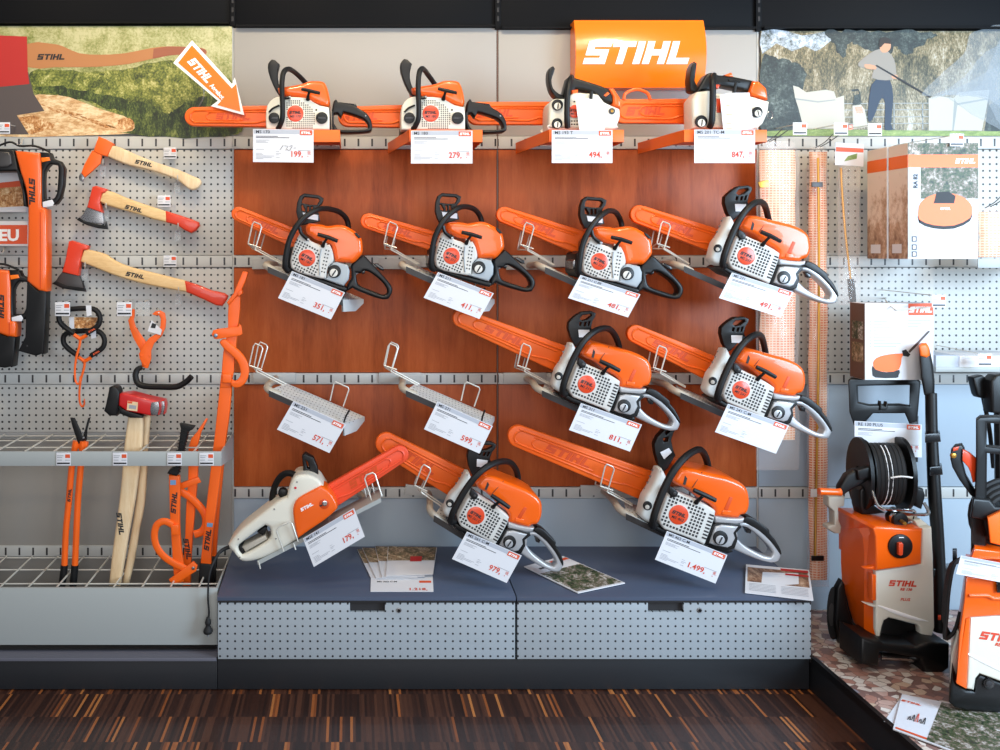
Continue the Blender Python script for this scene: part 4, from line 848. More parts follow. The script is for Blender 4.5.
def poster_right():
    y=-.008; org=W(880,134,y); t=thing('poster',org,'long poster of a man pressure washing white armchairs in a garden','poster')
    a,b=W(761,31,y),W(1090,135.5,y); m=MB(); m.box((a.x,y,b.z),(b.x,y+.006,a.z),'tree_print',.0008); bd=m.build('printed_board',t,org)
    f=ZF(740,20,3.846); e=-.0003
    m=MB(); m.pflat(zz(f,(84,42),(180,42),(240,60),(330,44),(380,50),(330,95),(290,120),(250,100),(200,120),(140,90),(86,130)),y+e,'sky_print',sm=2); m.build('printed_sky',bd,org,0)
    RR=random.Random(5); rough=lambda P,a,k=5:[(x+RR.uniform(-a,a),y_+RR.uniform(-a,a)) for x,y_ in catmull([tuple(p) for p in P],k)]
    m=MB(); m.pflat(rough(zz(f,(84,150),(120,140),(160,150),(230,170),(255,210),(240,300),(260,400),(240,430),(84,430)),1.3),y+2*e,'pine_print'); m.pflat(rough(zz(f,(330,44),(500,42),(740,44),(720,80),(640,130),(600,100),(560,150),(500,120),(430,90),(400,140),(350,80)),2.2,7),y+2*e,'pine_print'); m.pflat(zz(f,(1000,300),(955,330),(940,428),(1100,428),(1100,280)),y+2*e,'pine_print'); m.build('printed_tree',bd,org,0)
    m=MB(); m.pflat(zz(f,(84,428),(300,420),(600,424),(1200,430),(1200,446),(84,446)),y+3*e,'lawn_print'); m.build('printed_lawn',bd,org,0)
    m=MB()
    for yy in (320,345,372,398): m.pflat(zz(f,(395,yy),(730,yy-2),(730,yy+1),(395,yy+3)),y+3*e,'rail_print')
    for xx in (590,700): m.pflat(zz(f,(xx,318),(xx+5,318),(xx+5,420),(xx,420)),y+3*e,'rail_print')
    m.build('printed_railing',bd,org,0)
    m=MB(); m.pflat(zz(f,(204,252),(225,258),(255,278),(330,268),(362,275),(370,300),(400,290),(404,418),(245,418),(225,340),(212,300)),y+4*e,'chair_print'); m.pflat(zz(f,(725,300),(760,292),(822,300),(840,278),(960,268),(950,330),(930,425),(726,425)),y+4*e,'chair_print'); m.pflat(zz(f,(212,300),(300,312),(366,305),(367,309),(300,318),(214,306)),y+4.4*e,'rail_print'); m.pflat(zz(f,(824,302),(836,320),(955,300),(953,306),(836,328),(822,425),(816,425)),y+4.4*e,'rail_print'); m.build('printed_armchair',bd,org,0)
    m=MB(); m.pflat(zz(f,(432,330),(465,325),(480,345),(492,410),(435,420)),y+5*e,'chair_print'); m.pflat(zz(f,(443,335),(468,332),(474,358),(448,358)),y+5.4*e,'orange'); m.pflat(zz(f,(418,405),(432,402),(436,420),(418,424)),y+5.4*e,'orange'); m.pflat(zz(f,(425,268),(455,264),(464,282),(465,325),(432,328),(440,290),(458,285),(455,272),(432,275)),y+5.4*e,'pine_print'); m.build('printed_machine',bd,org,0)
    m=MB(); m.pflat(zz(f,(505,250),(540,225),(575,225),(590,300),(580,400),(592,420),(560,424),(556,400),(558,320),(545,300),(530,330),(515,372),(495,392),(492,345)),y+6*e,'jeans',sm=2); m.pflat(zz(f,(500,128),(535,112),(570,122),(592,150),(600,190),(598,222),(560,232),(505,222),(515,190),(465,182),(455,165)),y+6.5*e,'shirt',sm=2)
    m.pflat(zz(f,(540,85),(575,85),(580,105),(568,122),(548,125),(538,110)),y+7*e,'skin',sm=2); m.pflat(zz(f,(534,92),(540,70),(562,66),(582,78),(578,92),(556,90),(545,102),(536,105)),y+7.5*e,'hair',sm=2); m.pflat(zz(f,(480,170),(520,175),(522,190),(485,186)),y+7.2*e,'skin',sm=2); m.pflat(zz(f,(583,212),(604,212),(606,224),(588,226)),y+7.2*e,'skin',sm=2)
    m.pflat(zz(f,(520,176),(526,172),(690,268),(735,296),(732,300),(688,275)),y+7.6*e,'ink'); m.build('printed_man',bd,org,0)
    m=MB()
    for k,P in enumerate([((735,298),(850,230),(950,120),(1100,90),(1100,400),(1000,330),(930,290),(820,285)),((760,292),(880,240),(980,180),(1100,150),(1100,400),(960,310),(850,288)),((840,290),(930,240),(1010,60),(1100,60),(1100,420),(1000,400),(940,300)),((700,280),(860,130),(900,46),(1100,46),(1100,440),(960,400),(800,300))]): m.pflat(rough(zz(f,*P),.8),y+(8+k)*e,'mist')
    m.build('printed_spray',bd,org,0)
poster_right()
def sign():
    y0,y1=-.085,-.004; a,b=W(574,20,-.06),W(704,87.5,-.06); org=Vector(((a.x+b.x)/2,0,b.z)); t=thing('sign',org,'bulging orange sign with large white italic lettering above the top shelf','sign')
    H=a.z-b.z; N=14; pr=[(0,b.z)]
    for i in range(N+1): s=i/N; pr.append((-.055-.03*math.sin(PI*s),b.z+H*s))
    pr.append((0,a.z))
    prof=lambda z:-.055-.03*math.sin(PI*max(0,min(1,(z-b.z)/H)))
    m=MB(); m.prism([(p[0],p[1]) for p in pr],lambda p,q,d:Vector((a.x+d,p-.001,q)),b.x-a.x,'sign_orange',(),.0015,2); m.build('sign_body',t,org,20)
    u,v=dirs(0); m=MB(); c=W(638.3,52.6,-.084); h=.085; k=h; sx=.150*4.05/(LW*h)*.93
    sx=(W(692.5,0,-.08).x-W(588,0,-.08).x)/(LW*h)
    for A0,B0,C0,D0 in LOGO:
        n=3; base=len(m.v); P=[]
        for i in range(n+1):
            yy=C0+(D0-C0)*i/n
            for xx in (A0,B0):
                p=c+u*((xx*sx+(yy-.5)*.30)*k-LW*sx*k/2)+v*((yy-.5)*k); p.y=prof(p.z)-.0035; P.append(p)
        m.add(P,[(2*i,2*i+1,2*i+3,2*i+2) for i in range(n)],'white_print')
    m.build('lettering',t,org,0)
sign()
def arrow():
    f=ZF(0,0,4.167); y=-.20; fz=f; org=W(*f((900,330)),y); t=thing('arrow_sign',org,'white-edged orange arrow sign pointing down right at the chainsaw priced 199','sign')
    o=zz(f,(800,168),(967,350),(978,322),(1018,480),(878,442),(908,420),(722,262)); i_=zz(f,(800,188),(966,368),(984,350),(1003,466),(905,438),(922,420),(742,262))
    m=MB(); m.plate(o,y,.003,'white_print',bev=.0005); bd=m.build('board',t,org); m=MB(); m.plate(i_,y-.0012,.001,'sign_orange',bev=0); m.build('orange_field',bd,org)
    u,v=dirs(48); m=MB(); m.logo(W(*f((836,294)),y-.003),u,v,f.r(36,y),'white_print',sx=.78); m.build('logo',bd,org)
    m=MB(); m.text('Angebot',W(*f((880,352)),y-.003)-v*.008,u,v,.0165,'white_print',.03,0,.84); m.build('lettering',bd,org)
    m=MB(); m.ptube([(838,350,y+.004),(850,400,y+.01),(812,470,-.10),(830,455,-.02)],.0025,'clear',f=f,n=6); m.build('clear_clip',t,org)
arrow()
# ================================================================ axes on the pegboard
fa=ZF(0,130,4.167); F=lambda *p:zz(fa,*p)
def hafted(name,org,label,cat): return thing(name,org,label,cat,None)
def word(t,org,fz,c,deg,h,y,mt='ink',sx=1.0,name='logo'):
    u,v=dirs(deg); m=MB(); m.logo(W(*fz(c),y),u,v,fz.r(h,y),mt,sx=sx); return m.build(name,t,org)
t=hafted('hand_pickaroon',W(*fa((450,110)),-.06),'short wooden log hook with bent orange point, topmost tool on pegboard','log hook'); o=t.location.copy(); y=-.06
m=MB(); m.plate(F((445,108),(462,62),(500,72),(545,92),(600,116),(660,138),(740,164),(800,190),(832,205),(838,222),(826,240),(800,250),(775,238),(740,208),(700,192),(620,166),(540,148),(480,126)),y,.026,'handle_wood_pale',bev=.008); hd=m.build('handle',t,o); word(hd,o,fa,(600,139),13,17,y-.001)
m=MB(); m.plate(F((388,88),(410,26),(440,38),(472,56),(446,110),(415,102)),y-.004,.034,'orange_metal',bev=.004); m.plate(F((384,84),(424,100),(418,140),(372,182),(352,198),(338,178),(350,145)),y-.001,.012,'orange_metal',bev=.003); hh=m.build('hook_head',t,o)
m=MB(); m.plate(F((352,198),(338,178),(328,192),(330,208),(344,216)),y,.01,'steel',bev=.002); m.build('steel_tip',hh,o)
def axe(head,blade,edge,handle,grip,logo_c,ldeg,h,label,ww):
    org=W(*fa(head[0]),y); t=hafted('hand_axe',org,label,'axe'); o=org
    m=MB(); m.plate(F(*handle),y,.026,'handle_wood',bev=.008); hd=m.build('handle',t,o); word(hd,o,fa,logo_c,ldeg,h,y-.001)
    m=MB(); m.plate(F(*grip),y-.001,.028,'axe_red',bev=.008); m.build('grip',t,o)
    m=MB(); m.plate(F(*head),y-.004,.034,'axe_red',bev=.004); hh=m.build('axe_head',t,o)
    m=MB(); m.plate(F(*blade),y+.0,.014,'steel' if ww else 'dark_steel',bev=.003); bl=m.build('blade',hh,o)
    m=MB(); m.plate(F(*edge),y-.0015,.016,'black',bev=.002); m.build('edge_guard',bl,o)
axe([(362,322),(372,285),(384,236),(400,232),(446,246),(436,262),(424,262),(414,300),(426,345)],[(362,320),(428,343),(434,392),(350,384),(326,372),(345,350)],[(318,374),(330,364),(350,378),(400,392),(436,398),(440,380),(448,414),(410,410),(360,396)],
 [(412,296),(430,250),(470,258),(520,280),(580,302),(640,322),(692,338),(695,384),(640,372),(580,352),(500,330),(440,312)],[(688,336),(740,352),(800,372),(828,384),(832,398),(815,420),(795,430),(765,416),(740,398),(690,384)],(558,328),15,17,'small hatchet with red handle end, hung second from the top on the pegboard',True)
axe([(258,592),(272,540),(286,464),(300,460),(370,484),(362,500),(345,500),(334,548),(326,608)],[(258,592),(330,606),(344,640),(350,662),(270,652),(228,634),(242,612)],[(216,640),(232,628),(280,648),(346,658),(344,636),(357,674),(320,670),(260,660)],
 [(332,548),(350,495),(400,506),(440,518),(480,545),(540,570),(620,590),(700,610),(772,628),(780,676),(700,662),(620,646),(540,626),(460,600),(400,576)],[(768,628),(820,644),(880,668),(935,680),(950,692),(942,712),(925,734),(900,732),(850,708),(800,686),(775,676)],(564,606),12,18,'larger axe with darker head and long red handle end, lowest of the hung axes',False)
def peg_hook(px,py,label,h=.03):
    org=W(px,py,-.0); t=thing('peg_hook',org,label,'hook','wire hooks with clear tags on the pegboard'); m=MB(); m.tube([W(px-1,py-8,-.001),W(px-1,py-8,-.03),W(px,py-3,-.075),W(px,py-9,-.088)],.0022,'wire',n=6); m.build('wire_arm',t,org)
    m=MB(); a=W(px,py,-.03); m.box((a.x-.012,-.036,a.z-.036),(a.x+.012,-.033,a.z+.008),'clear',.001); m.box((a.x-.007,-.037,a.z-.03),(a.x+.007,-.0365,a.z-.015),'clear'); m.build('clear_tag',t,org)
for px,py,l in ((103,168,'under the wooden log hook head'),(177.5,184,'under the wooden log hook handle'),(106,212,'behind the small hatchet blade'),(178,232,'under the red end of the small hatchet'),(85,271,'behind the larger axe head'),(178.5,296,'under the red end of the larger axe')): peg_hook(px,py,'wire hook with clear tag '+l)
def label_tag(px,py,label,y=-.03,w=13,h=11.5,blank=False,group='small price tags on the left fixtures',standoff=True):
    org=W(px,py+h/2,y); t=thing('price_tag',org,label,'price tag',group); a,b=W(px-w/2,py-h/2,y),W(px+w/2,py+h/2,y)
    m=MB(); m.box((a.x,y,b.z),(b.x,y+.001,a.z),'clear' if blank else 'paper',.0003)
    m.build('tag_card',t,org)
    ww,hh=b.x-a.x,a.z-b.z
    if not blank:
        m=MB(); m.box((a.x+ww*.62,y-.0005,a.z-hh*.42),(b.x-ww*.05,y,a.z-hh*.14),'logo_red'); m.build('logo_field',t,org)
        m=MB(); 
        for q,c0,c1 in ((.25,.06,.5),(.38,.06,.42),(.58,.06,.4),(.58,.6,.95)): m.rect(Vector((a.x,y-.0005,a.z-hh*q)),X_,Z_,ww*c0,ww*c1,-hh*.025,hh*.025,'ink_grey')
        m.rect(Vector((a.x,y-.0005,a.z-hh*.82)),X_,Z_,ww*.06,ww*.94,-hh*.07,hh*.05,'ink'); m.build('text_line',t,org)
    m=MB(); m.box((a.x-.001,y-.0008,a.z-.002),(b.x+.001,y+.003,a.z+.001),'clear',.0005)
    if standoff: m.tube([Vector(((a.x+b.x)/2,y+.003,a.z-.004)),Vector(((a.x+b.x)/2,-.002,a.z+.004))],.0015,'wire',n=6)
    m.build('holder',t,org)
for px,py,l in ((170,153,'small price tag right of the wooden log hook'),(164,201,'small price tag right of the small hatchet'),(170,261,'small price tag on the rail above the larger axe')): label_tag(px,py,l)
label_tag(3,128,'small price tag at the foot of the axe poster, cut by the picture edge',y=-.13,w=14)
label_tag(62.5,309,'small price tag beside the two black loop handles',y=-.13,w=15,h=14); label_tag(124.3,309,'small price tag left above the orange tongs',y=-.13,w=15,h=14); label_tag(142.5,309,'empty clear tag holder above the orange tongs',y=-.12,w=15,h=14,blank=True)
for px,l in ((63.5,'below the orange and black lopper'),(120,'crossing the wooden hammer handle'),(174.5,'over the black ribbed grip'),(206.5,'over the tall orange bar')): label_tag(px,459,'small price tag on the wire shelf rim '+l,y=-.328,w=14.5,h=13,standoff=False)
# ================================================================ leaf blowers
def blower(mp,label,btn=None):
    f=ZF(0,130,4.167); y=-.16; Q=lambda *p:[mp(a) for a in p]; org=W(*mp((27,150)),y); t=thing('leaf_blower',org,label,'leaf blower','leaf blowers hanging at the left edge')
    P=lambda s:s
    m=MB(); m.plate(Q((14.4,150.4),(39.6,152.8),(41,170),(41,206.8),(46,209),(46.5,250),(46,291.5),(38.6,291),(26.6,281),(27,250),(27.6,207),(25,187.6),(20,172)),y,.07,'orange',bev=.01); bo=m.build('tube_body',t,org)
    m=MB(); m.ptube([mp(a)+(y-.001,) for a in ((40.3,212),(40.6,250),(40.4,288))],.0015,'emboss_orange',n=5); m.build('body_seam',bo,org)
    m=MB(); m.plate(Q((26.8,281.5),(38.5,291.5),(39.6,287),(46,292),(45,320),(43.3,354),(42,355),(41,353.6),(35.5,356),(18,351),(25,337)),y+.003,.055,'black',bev=.004); m.disc(W(*mp((27,346)),y+.002),.004,'vent_dark',.001,n=10); m.build('nozzle',t,org)
    m=MB(); m.plate(Q((39.5,152),(50,152.5),(52,158),(60,161),(64,168),(63,185),(60,198),(56,204),(41,206),(40.5,198),(41,170)),y+.008,.04,'black',[Q((50,164),(57.5,165),(58,172),(56.5,193),(53,198.5),(44,199),(43.5,190),(44,172))],bev=.006); hd=m.build('handle',t,org)
    m=MB(); m.plate(Q((40.8,157.5),(49,157),(50,160.5),(41.5,162.3)),y+.004,.02,'sign_orange',bev=.002); m.build('trigger',hd,org)
    m=MB(); m.plate(Q((42.5,202),(52,199.5),(54,203),(52.5,206),(43,207.5)),y+.006,.004,'paper',bev=.0005); m.build('sticker',hd,org)
    m=MB(); m.plate(Q((-14,148),(14,149.5),(18,170),(24,190),(27,207),(23,206),(21,180),(17,171),(-14,172)),y+.006,.06,'black',bev=.006); m.build('motor_housing',t,org)
    m=MB(); m.plate(Q((-14,151),(8,151.5),(11,155),(11.5,164),(8,167),(-14,168)),y-.004,.05,'dark_steel',bev=.006); m.build('battery',t,org)
    m=MB(); m.ptube([mp(a)+(y+.015,) for a in ((-4,147),(10,142),(20,146),(35,146),(50,152))],.004,'black_soft',n=8); m.build('carrying_strap',t,org)
    a=mp((32,192)); u,v=dirs(90); m=MB(); m.logo(W(*a,y-.001),u,v,.0225,'ink'); m.build('logo',bo,org); return t,org
blower(lambda p:p,'orange cordless leaf blower hanging nozzle down, higher of the two')
blower(lambda p:(p[0]-31,268+(p[1]-150)*.95 if p[1]<=206 else (321+(p[1]-206)*.15 if p[1]<281 else 332+(p[1]-281)*.48)),'orange cordless leaf blower at the left edge, lower and half cut off')
for px,py,l in ((20,146,'long wire hook carrying the higher leaf blower'),(2,254,'long wire hook carrying the lower leaf blower')):
    org=W(px,py,0); t=thing('hanging_hook',org,l,'hook'); m=MB(); m.tube([W(px+3,py-8,-.002),W(px+1,py-2,-.08),W(px-2,py-1,-.14),W(px-3,py-4,-.15)],.0028,'wire',n=6); m.build('wire_arm',t,org)
org=W(12,205,-.05); t=thing('leaflet',org,'white card sleeve with wood chip photo behind the higher leaf blower','leaflet'); m=MB(); m.box((W(-12,0,-.05).x,-.05,W(0,212,-.05).z),(W(26,0,-.05).x,-.03,W(0,165,-.05).z),'paper',.001); m.build('sleeve_card',t,org)
m=MB(); m.pflat([(-12,184),(26,180),(26,186),(-12,190)],-.0505,'logo_red'); m.pflat([(-12,189),(26,186),(27,206),(-12,208)],-.0507,'wood_bits'); m.build('printed_photo',t,org)
org=W(10,246,-.045); t=thing('notice_card',org,'brown-red card with white letters between the two leaf blowers','card'); m=MB(); m.box((W(-16,0,-.045).x,-.045,W(0,246,-.045).z),(W(28,0,-.045).x,-.042,W(0,221,-.045).z),'paper',.001); m.build('card_back',t,org)
m=MB(); m.pflat([(-15,225),(27.5,225),(27.5,244),(-15,244)],-.0455,'photo_brown' if 0 else 'logo_red'); m.build('red_field',t,org); m=MB(); m.text('NEU',W(21,240.5,-.0462)-X_*.1355,X_,Z_,.043,'white_print',.04,0,1.1); m.build('lettering',t,org)
# ================================================================ loop handles with log hooks, tongs
fl=ZF(50,290,6.253)
def loop_handle(dx,dy,y,label,tagprint):
    q=lambda *p:[(a+dx,b+dy,y) for a,b in p]; org=W(*fl((185+dx,300+dy)),y); t=thing('log_hook',org,label,'log hook','log hooks with black loop handles')
    m=MB(); m.ptube(q((150,272),(90,230),(60,195),(58,150),(90,125),(150,118),(230,115),(285,125),(312,165),(305,215),(270,245),(228,270)),.0098,'black_soft',f=fl,n=10); lp=m.build('loop_handle',t,org)
    m=MB(); m.ptube(q((150,280),(188,306)),.0072,'orange_metal',f=fl); m.ptube(q((230,282),(188,306)),.0072,'orange_metal',f=fl); m.ptube(q((190,300),(184,350),(165,420),(156,490),(158,560),(172,588),(186,575),(187,540)),[.0055,.0048,.0045,.0042,.004,.004,.0036,.002],'orange_metal',f=fl); m.build('hook',t,org)
    m=MB(); m.plate(zz(fl,*[(a+dx,b+dy) for a,b in ((224,96),(258,96),(260,158),(230,165))]),y-.012,.001,'paper',bev=0); m.build('sticker',lp,org)
    m=MB(); u,v=dirs(-30); m.logo(W(*fl((262+dx,252+dy)),y-.0115),u,v,fl.r(11,y),'logo_red'); m.build('logo',lp,org)
    if tagprint:
        m=MB(); m.plate(zz(fl,(118,172),(150,168),(152,240),(122,244)),y+.012,.004,'paper',bev=0); m.plate(zz(fl,(150,170),(300,172),(270,238),(152,238)),y+.012,.004,'wood_bits',bev=0); m.build('card_sleeve',t,org)
loop_handle(28,140,-.06,'orange log hook with black loop handle, lower and behind the other',False)
loop_handle(0,0,-.10,'orange log hook with black loop handle and log photo sleeve, in front',True)
y=-.09; org=W(*fl((590,400)),y); t=thing('lifting_tongs',org,'orange lifting tongs with bent black grip hanging above the red hammers','tongs')
m=MB(); m.plate(zz(fl,(515,118),(530,122),(528,165),(522,185),(535,230),(575,290),(612,340),(620,400),(600,440),(606,490),(575,480),(568,430),(560,370),(520,300),(498,240),(488,190),(502,165)),y,.008,'orange_metal',bev=.002); m.build('left_jaw',t,org)
m=MB(); m.plate(zz(fl,(638,152),(655,135),(690,128),(718,145),(726,190),(722,235),(700,285),(650,335),(632,380),(632,430),(612,490),(590,488),(560,430),(555,400),(580,350),(620,300),(670,270),(690,225),(692,180),(680,158),(660,160)),y-.009,.008,'orange_metal',bev=.002); m.build('right_jaw',t,org)
m=MB(); 
for c in ((570,410),(622,412),(592,465)): m.disc(W(*fl(c),y-.011),.0045,'orange_metal',.003,n=12)
m.build('rivet',t,org)
m=MB(); m.ptube([(575,482,y-.004),(545,500,y-.006),(535,540,y-.01),(552,585,y-.015),(600,602,y-.02),(700,606,y-.03),(790,605,y-.04),(850,575,y-.045),(885,540,y-.05)],[.009,.011,.0115,.0115,.011,.011,.011,.011,.0105],'black_soft',f=fl,n=10); m.build('grip',t,org)
m=MB(); m.plate(zz(fl,(635,188),(700,250),(692,282),(610,258)),y-.012,.001,'paper',bev=0); m.pflat(zz(fl,(640,205),(665,215),(658,240),(628,236)),y-.0125,'ink'); m.build('paper_tag',t,org)
m=MB(); m.tube([W(*fl((675,115)),-.001),W(*fl((678,140)),-.06),W(*fl((680,142)),-.11)],.0025,'wire',n=6); o=m.build('peg_hook',None,org); tag(o,'plain wire hook through the right jaw of the orange tongs','hook')
# ================================================================ long tools standing in the basket
fh=ZF(40,380,5)
def hammer(dx,dy,y,label,front):
    q=lambda *p:[fh((a+dx,b+dy)) for a,b in p]; org=W(*fh((450+dx,150+dy)),y); t=thing('splitting_hammer',org,label,'hammer','splitting hammers with red heads')
    if front: m=MB(); m.plate([(128,415),(141,414.5),(142.5,424),(141,455),(138,475),(134.5,500),(129,530),(124,560),(119.5,587),(108.3,587),(111,560),(115,530),(119,500),(121.5,475),(124,445),(126.5,425)],y,.03,'handle_wood_pale',bev=.009)
    else: m=MB(); m.plate([(143,416),(150,414.5),(148,440),(147,455),(146,475),(144,505),(139,530),(134,560),(128,586),(121,586),(126,560),(133,520),(138,480),(141,450)],y,.03,'handle_wood_pale',bev=.009)
    hd=m.build('handle',t,org)
    m=MB(); m.plate(q((395,70),(425,66),(500,86),(592,106),(598,130),(592,176),(552,180),(480,165),(430,155),(392,128)),y-.02,.055,'red_paint',bev=.006); hh=m.build('hammer_head',t,org)
    m=MB(); m.plate(q((556,112),(592,108),(596,140),(588,176),(554,176),(550,150)),y-.022,.058,'steel',bev=.003); m.build('steel_face',hh,org)
    if front:
        m=MB(); m.plate(q((390,130),(420,150),(470,165),(514,180),(512,190),(450,190),(400,170)),y-.018,.03,'black',bev=.003); m.plate(q((345,38),(365,30),(385,40),(395,60),(393,95),(384,180),(345,180),(318,155),(326,130),(335,90)),y-.03,.06,'black',bev=.006); m.build('overstrike_guard',t,org)
        m=MB(); m.plate(q((438,104),(490,112),(486,157),(434,150)),y-.0215,.001,'handle_wood_pale',bev=0); m.pflat(q((440,106),(462,108),(460,118),(438,116)),y-.0219,'logo_red'); m.pflat(q((446,124),(482,128),(480,146),(444,142)),y-.0219,'ink_grey'); m.build('sticker',hh,org)
        u,v=dirs(82); m=MB(); m.logo(W(120.3,524,y-.001),u,v,.0185,'ink'); m.build('logo',hd,org)
hammer(28,-3,-.20,'red splitting hammer standing behind its twin, mostly hidden',False)
hammer(0,0,-.245,'red splitting hammer with black collar and pale wooden handle, in front',True)
fb=ZF(0,430,3.408)
y=-.22; org=W(68,575,y); t=thing('lopper',org,'orange lopper with black open blades standing in the basket','lopper')
for p,b in (([(76,441),(71.5,470),(69,500),(66,530),(64.5,565)],[(64.5,565),(62,586)]),([(83,441),(80.5,470),(78,500),(76.5,530),(75,565)],[(75,565),(73,586)])):
    m=MB(); m.ptube([(a,c,y) for a,c in p],.0113,'orange_metal',n=10); h=m.build('handle',t,org); m=MB(); m.ptube([(a,c,y) for a,c in b],.0128,'black_soft',n=10); m.build('grip',h,org)
m=MB(); m.plate([fh(p) for p in ((150,188),(172,190),(200,250),(215,295),(210,318),(190,318),(180,290),(160,230))],y-.006,.008,'black',bev=.002); m.build('blade',t,org)
m=MB(); m.plate([fh(p) for p in ((240,190),(252,186),(236,245),(232,300),(222,318),(205,312),(218,270))],y+.004,.008,'black',bev=.002); m.build('blade',t,org)
m=MB(); m.plate([fh(p) for p in ((180,310),(236,312),(234,345),(180,345))],y-.004,.02,'orange_metal',bev=.003); m.disc(W(*fh((216,290)),y-.012),.004,'steel',.006,n=12); m.disc(W(*fh((214,262)),y-.010),.004,'steel',.006,n=12); m.build('pivot',t,org)
m=MB(); u,v=dirs(-84); m.logo(W(69.5,495,y-.0125),u,v,.011,'ink'); m.build('logo',t,org)
fc=ZF(150,410,4.167)
def bar_tool(y,shaft,label,hook=None,hw=0,arm=None,spike=None,grip=None,bolt=None,logo=None,ldeg=0,clamp=None,lab2=None):
    org=W(*fc(shaft[-1]),y); t=thing('felling_lever',org,label,'felling lever','orange felling levers standing in the basket'); m=MB(); m.plate(zz(fc,*shaft),y,.022,'orange_metal',bev=.003); s=m.build('shaft',t,org)
    if hook: m=MB(); m.tube([W(*fc(p),y-.004) for p in hook],hw,'orange_metal',n=8,sm=5,flat=.55); m.build('hook',t,org)
    if arm: m=MB(); m.plate(zz(fc,*arm),y-.014,.012,'orange_metal',bev=.002); m.build('pivot_arm',t,org)
    if spike: m=MB(); m.plate(zz(fc,*spike),y,.02,'orange_metal',bev=.003); m.build('blade_tip',t,org)
    if grip:
        m=MB(); m.plate(zz(fc,*grip),y-.006,.034,'black_soft',bev=.004); g=m.build('grip',t,org)
        if lab2:
            m=MB()
            for k in range(14): a=(grip[0][0]+8-3.1*k,70+14*k); m.tube([W(*fc(a),y-.0075),W(*fc((a[0]+38,a[1]+6)),y-.0075)],.0018,'black_soft',n=5)
            m.build('grip_rib',g,org)
    if bolt: m=MB(); m.disc(W(*fc(bolt),y-.017),.006,'steel',.004,n=12); m.build('bolt',t,org)
    if clamp: m=MB(); m.plate(zz(fc,*clamp),y-.012,.03,'orange_metal',bev=.003); m.build('hook_stop',t,org)
    if logo: u,v=dirs(ldeg); m=MB(); m.logo(W(*fc(logo),y-.001),u,v,.0185,'ink',sx=.95); m.build('logo',s,org)
# rearmost: twin of the tall one
bar_tool(-.16,[(302,-10),(330,-10),(305,250),(285,470),(275,615),(240,612),(262,400)],'orange felling lever nearly hidden behind the tallest one',grip=[(240,612),(277,612),(270,735),(232,735)])
bar_tool(-.21,[(160,155),(196,150),(200,225),(194,330),(184,450),(172,600),(168,735),(135,735),(140,640),(146,520),(150,400),(158,300)],'orange felling lever with pointed tip, standing between two others',hook=[(125,338),(165,362),(205,400),(230,440),(232,480),(215,508),(185,518)],hw=.014,arm=[(118,308),(200,280),(212,302),(130,332)],spike=[(158,160),(196,152),(206,120),(212,95),(240,40),(232,36),(195,92),(172,118)],logo=(156,580),ldeg=80)
bar_tool(-.235,[(296,-150),(342,-150),(338,-60),(326,60),(306,180),(290,300),(272,440),(258,560),(254,645),(210,642),(222,520),(240,350),(258,200),(274,60)],'tallest orange felling lever, reaching above the wire shelf to the chainsaw wall',grip=[(206,640),(256,644),(250,735),(200,735)],logo=(240,540),ldeg=-82)
# its upper half
top=[o for o in D.objects if o.get('label','').startswith('tallest orange')][0]; torg=top.location.copy(); ft=ZF(170,260,5); y=-.235
m=MB(); m.plate(zz(ft,(292,225),(352,170),(350,250),(338,340),(330,430),(322,500),(318,560),(308,600),(305,640),(250,640),(258,560),(266,460),(290,340)),y-.0015,.022,'orange_metal',bev=.003); m.build('upper_shaft',top,torg)
m=MB(); m.plate(zz(ft,(364,56),(390,62),(378,105),(358,150),(345,170),(292,228),(284,212),(318,165)),y-.004,.024,'orange_metal',bev=.003); m.plate(zz(ft,(340,155),(360,150),(362,168),(340,185)),y-.01,.03,'orange_metal',bev=.002); m.build('blade_tip',top,torg)
m=MB(); m.plate(zz(ft,(208,372),(216,352),(240,345),(342,332),(345,318),(356,330),(362,370),(350,378),(240,396),(222,395)),y-.016,.012,'orange_metal',bev=.002); m.build('pivot_arm',top,torg)
m=MB(); m.disc(W(*ft((228,378)),y-.02),.0075,'steel',.005,n=12); m.disc(W(*ft((228,378)),y-.022),.004,'sticker_blue',.003,n=10); m.build('bolt',top,torg)
m=MB(); m.plate(catmull([(a,b) for a,b in zz(ft,(248,412),(272,395),(310,425),(355,465),(385,510),(394,560),(380,610),(350,636),(320,638),(302,622),(308,600),(325,606),(345,590),(352,560),(340,515),(310,480),(270,445))],3),y-.012,.02,'orange_metal',bev=.004); m.build('hook',top,torg)
m=MB(); m.plate(zz(ft,(262,568),(306,572),(306,616),(260,614)),y-.018,.035,'orange_metal',bev=.003); m.build('hook_stop',top,torg)
m=MB(); m.plate(zz(fc,(238,470),(262,472),(260,488),(236,486)),y-.001,.001,'sticker_blue',bev=0); m.build('sticker',top,torg)
bar_tool(-.262,[(78,272),(122,275),(124,340),(122,430),(124,520),(132,600),(140,640),(140,715),(104,732),(96,660),(90,560),(82,430)],'orange felling lever with black ribbed grip upward and hook at the bottom',hook=[(95,480),(62,464),(30,478),(18,520),(28,570),(60,612),(110,645),(165,668)],hw=.0125,arm=[(78,708),(180,632),(197,650),(192,672),(100,730),(92,728)],grip=[(122,58),(185,70),(178,82),(158,92),(118,268),(112,276),(70,266),(80,250),(105,240),(128,80)],bolt=(180,660),logo=(100,385),ldeg=-85,clamp=[(86,482),(118,478),(120,520),(88,524)],lab2=True)
m=MB(); m.plate(zz(fc,(84,292),(108,292),(108,312),(84,312)),-.263,.001,'sticker_blue',bev=0); o=[x for x in D.objects if x.get('label','').startswith('orange felling lever with black')][0]; m.build('sticker',o,o.location.copy())
MB.auto=False
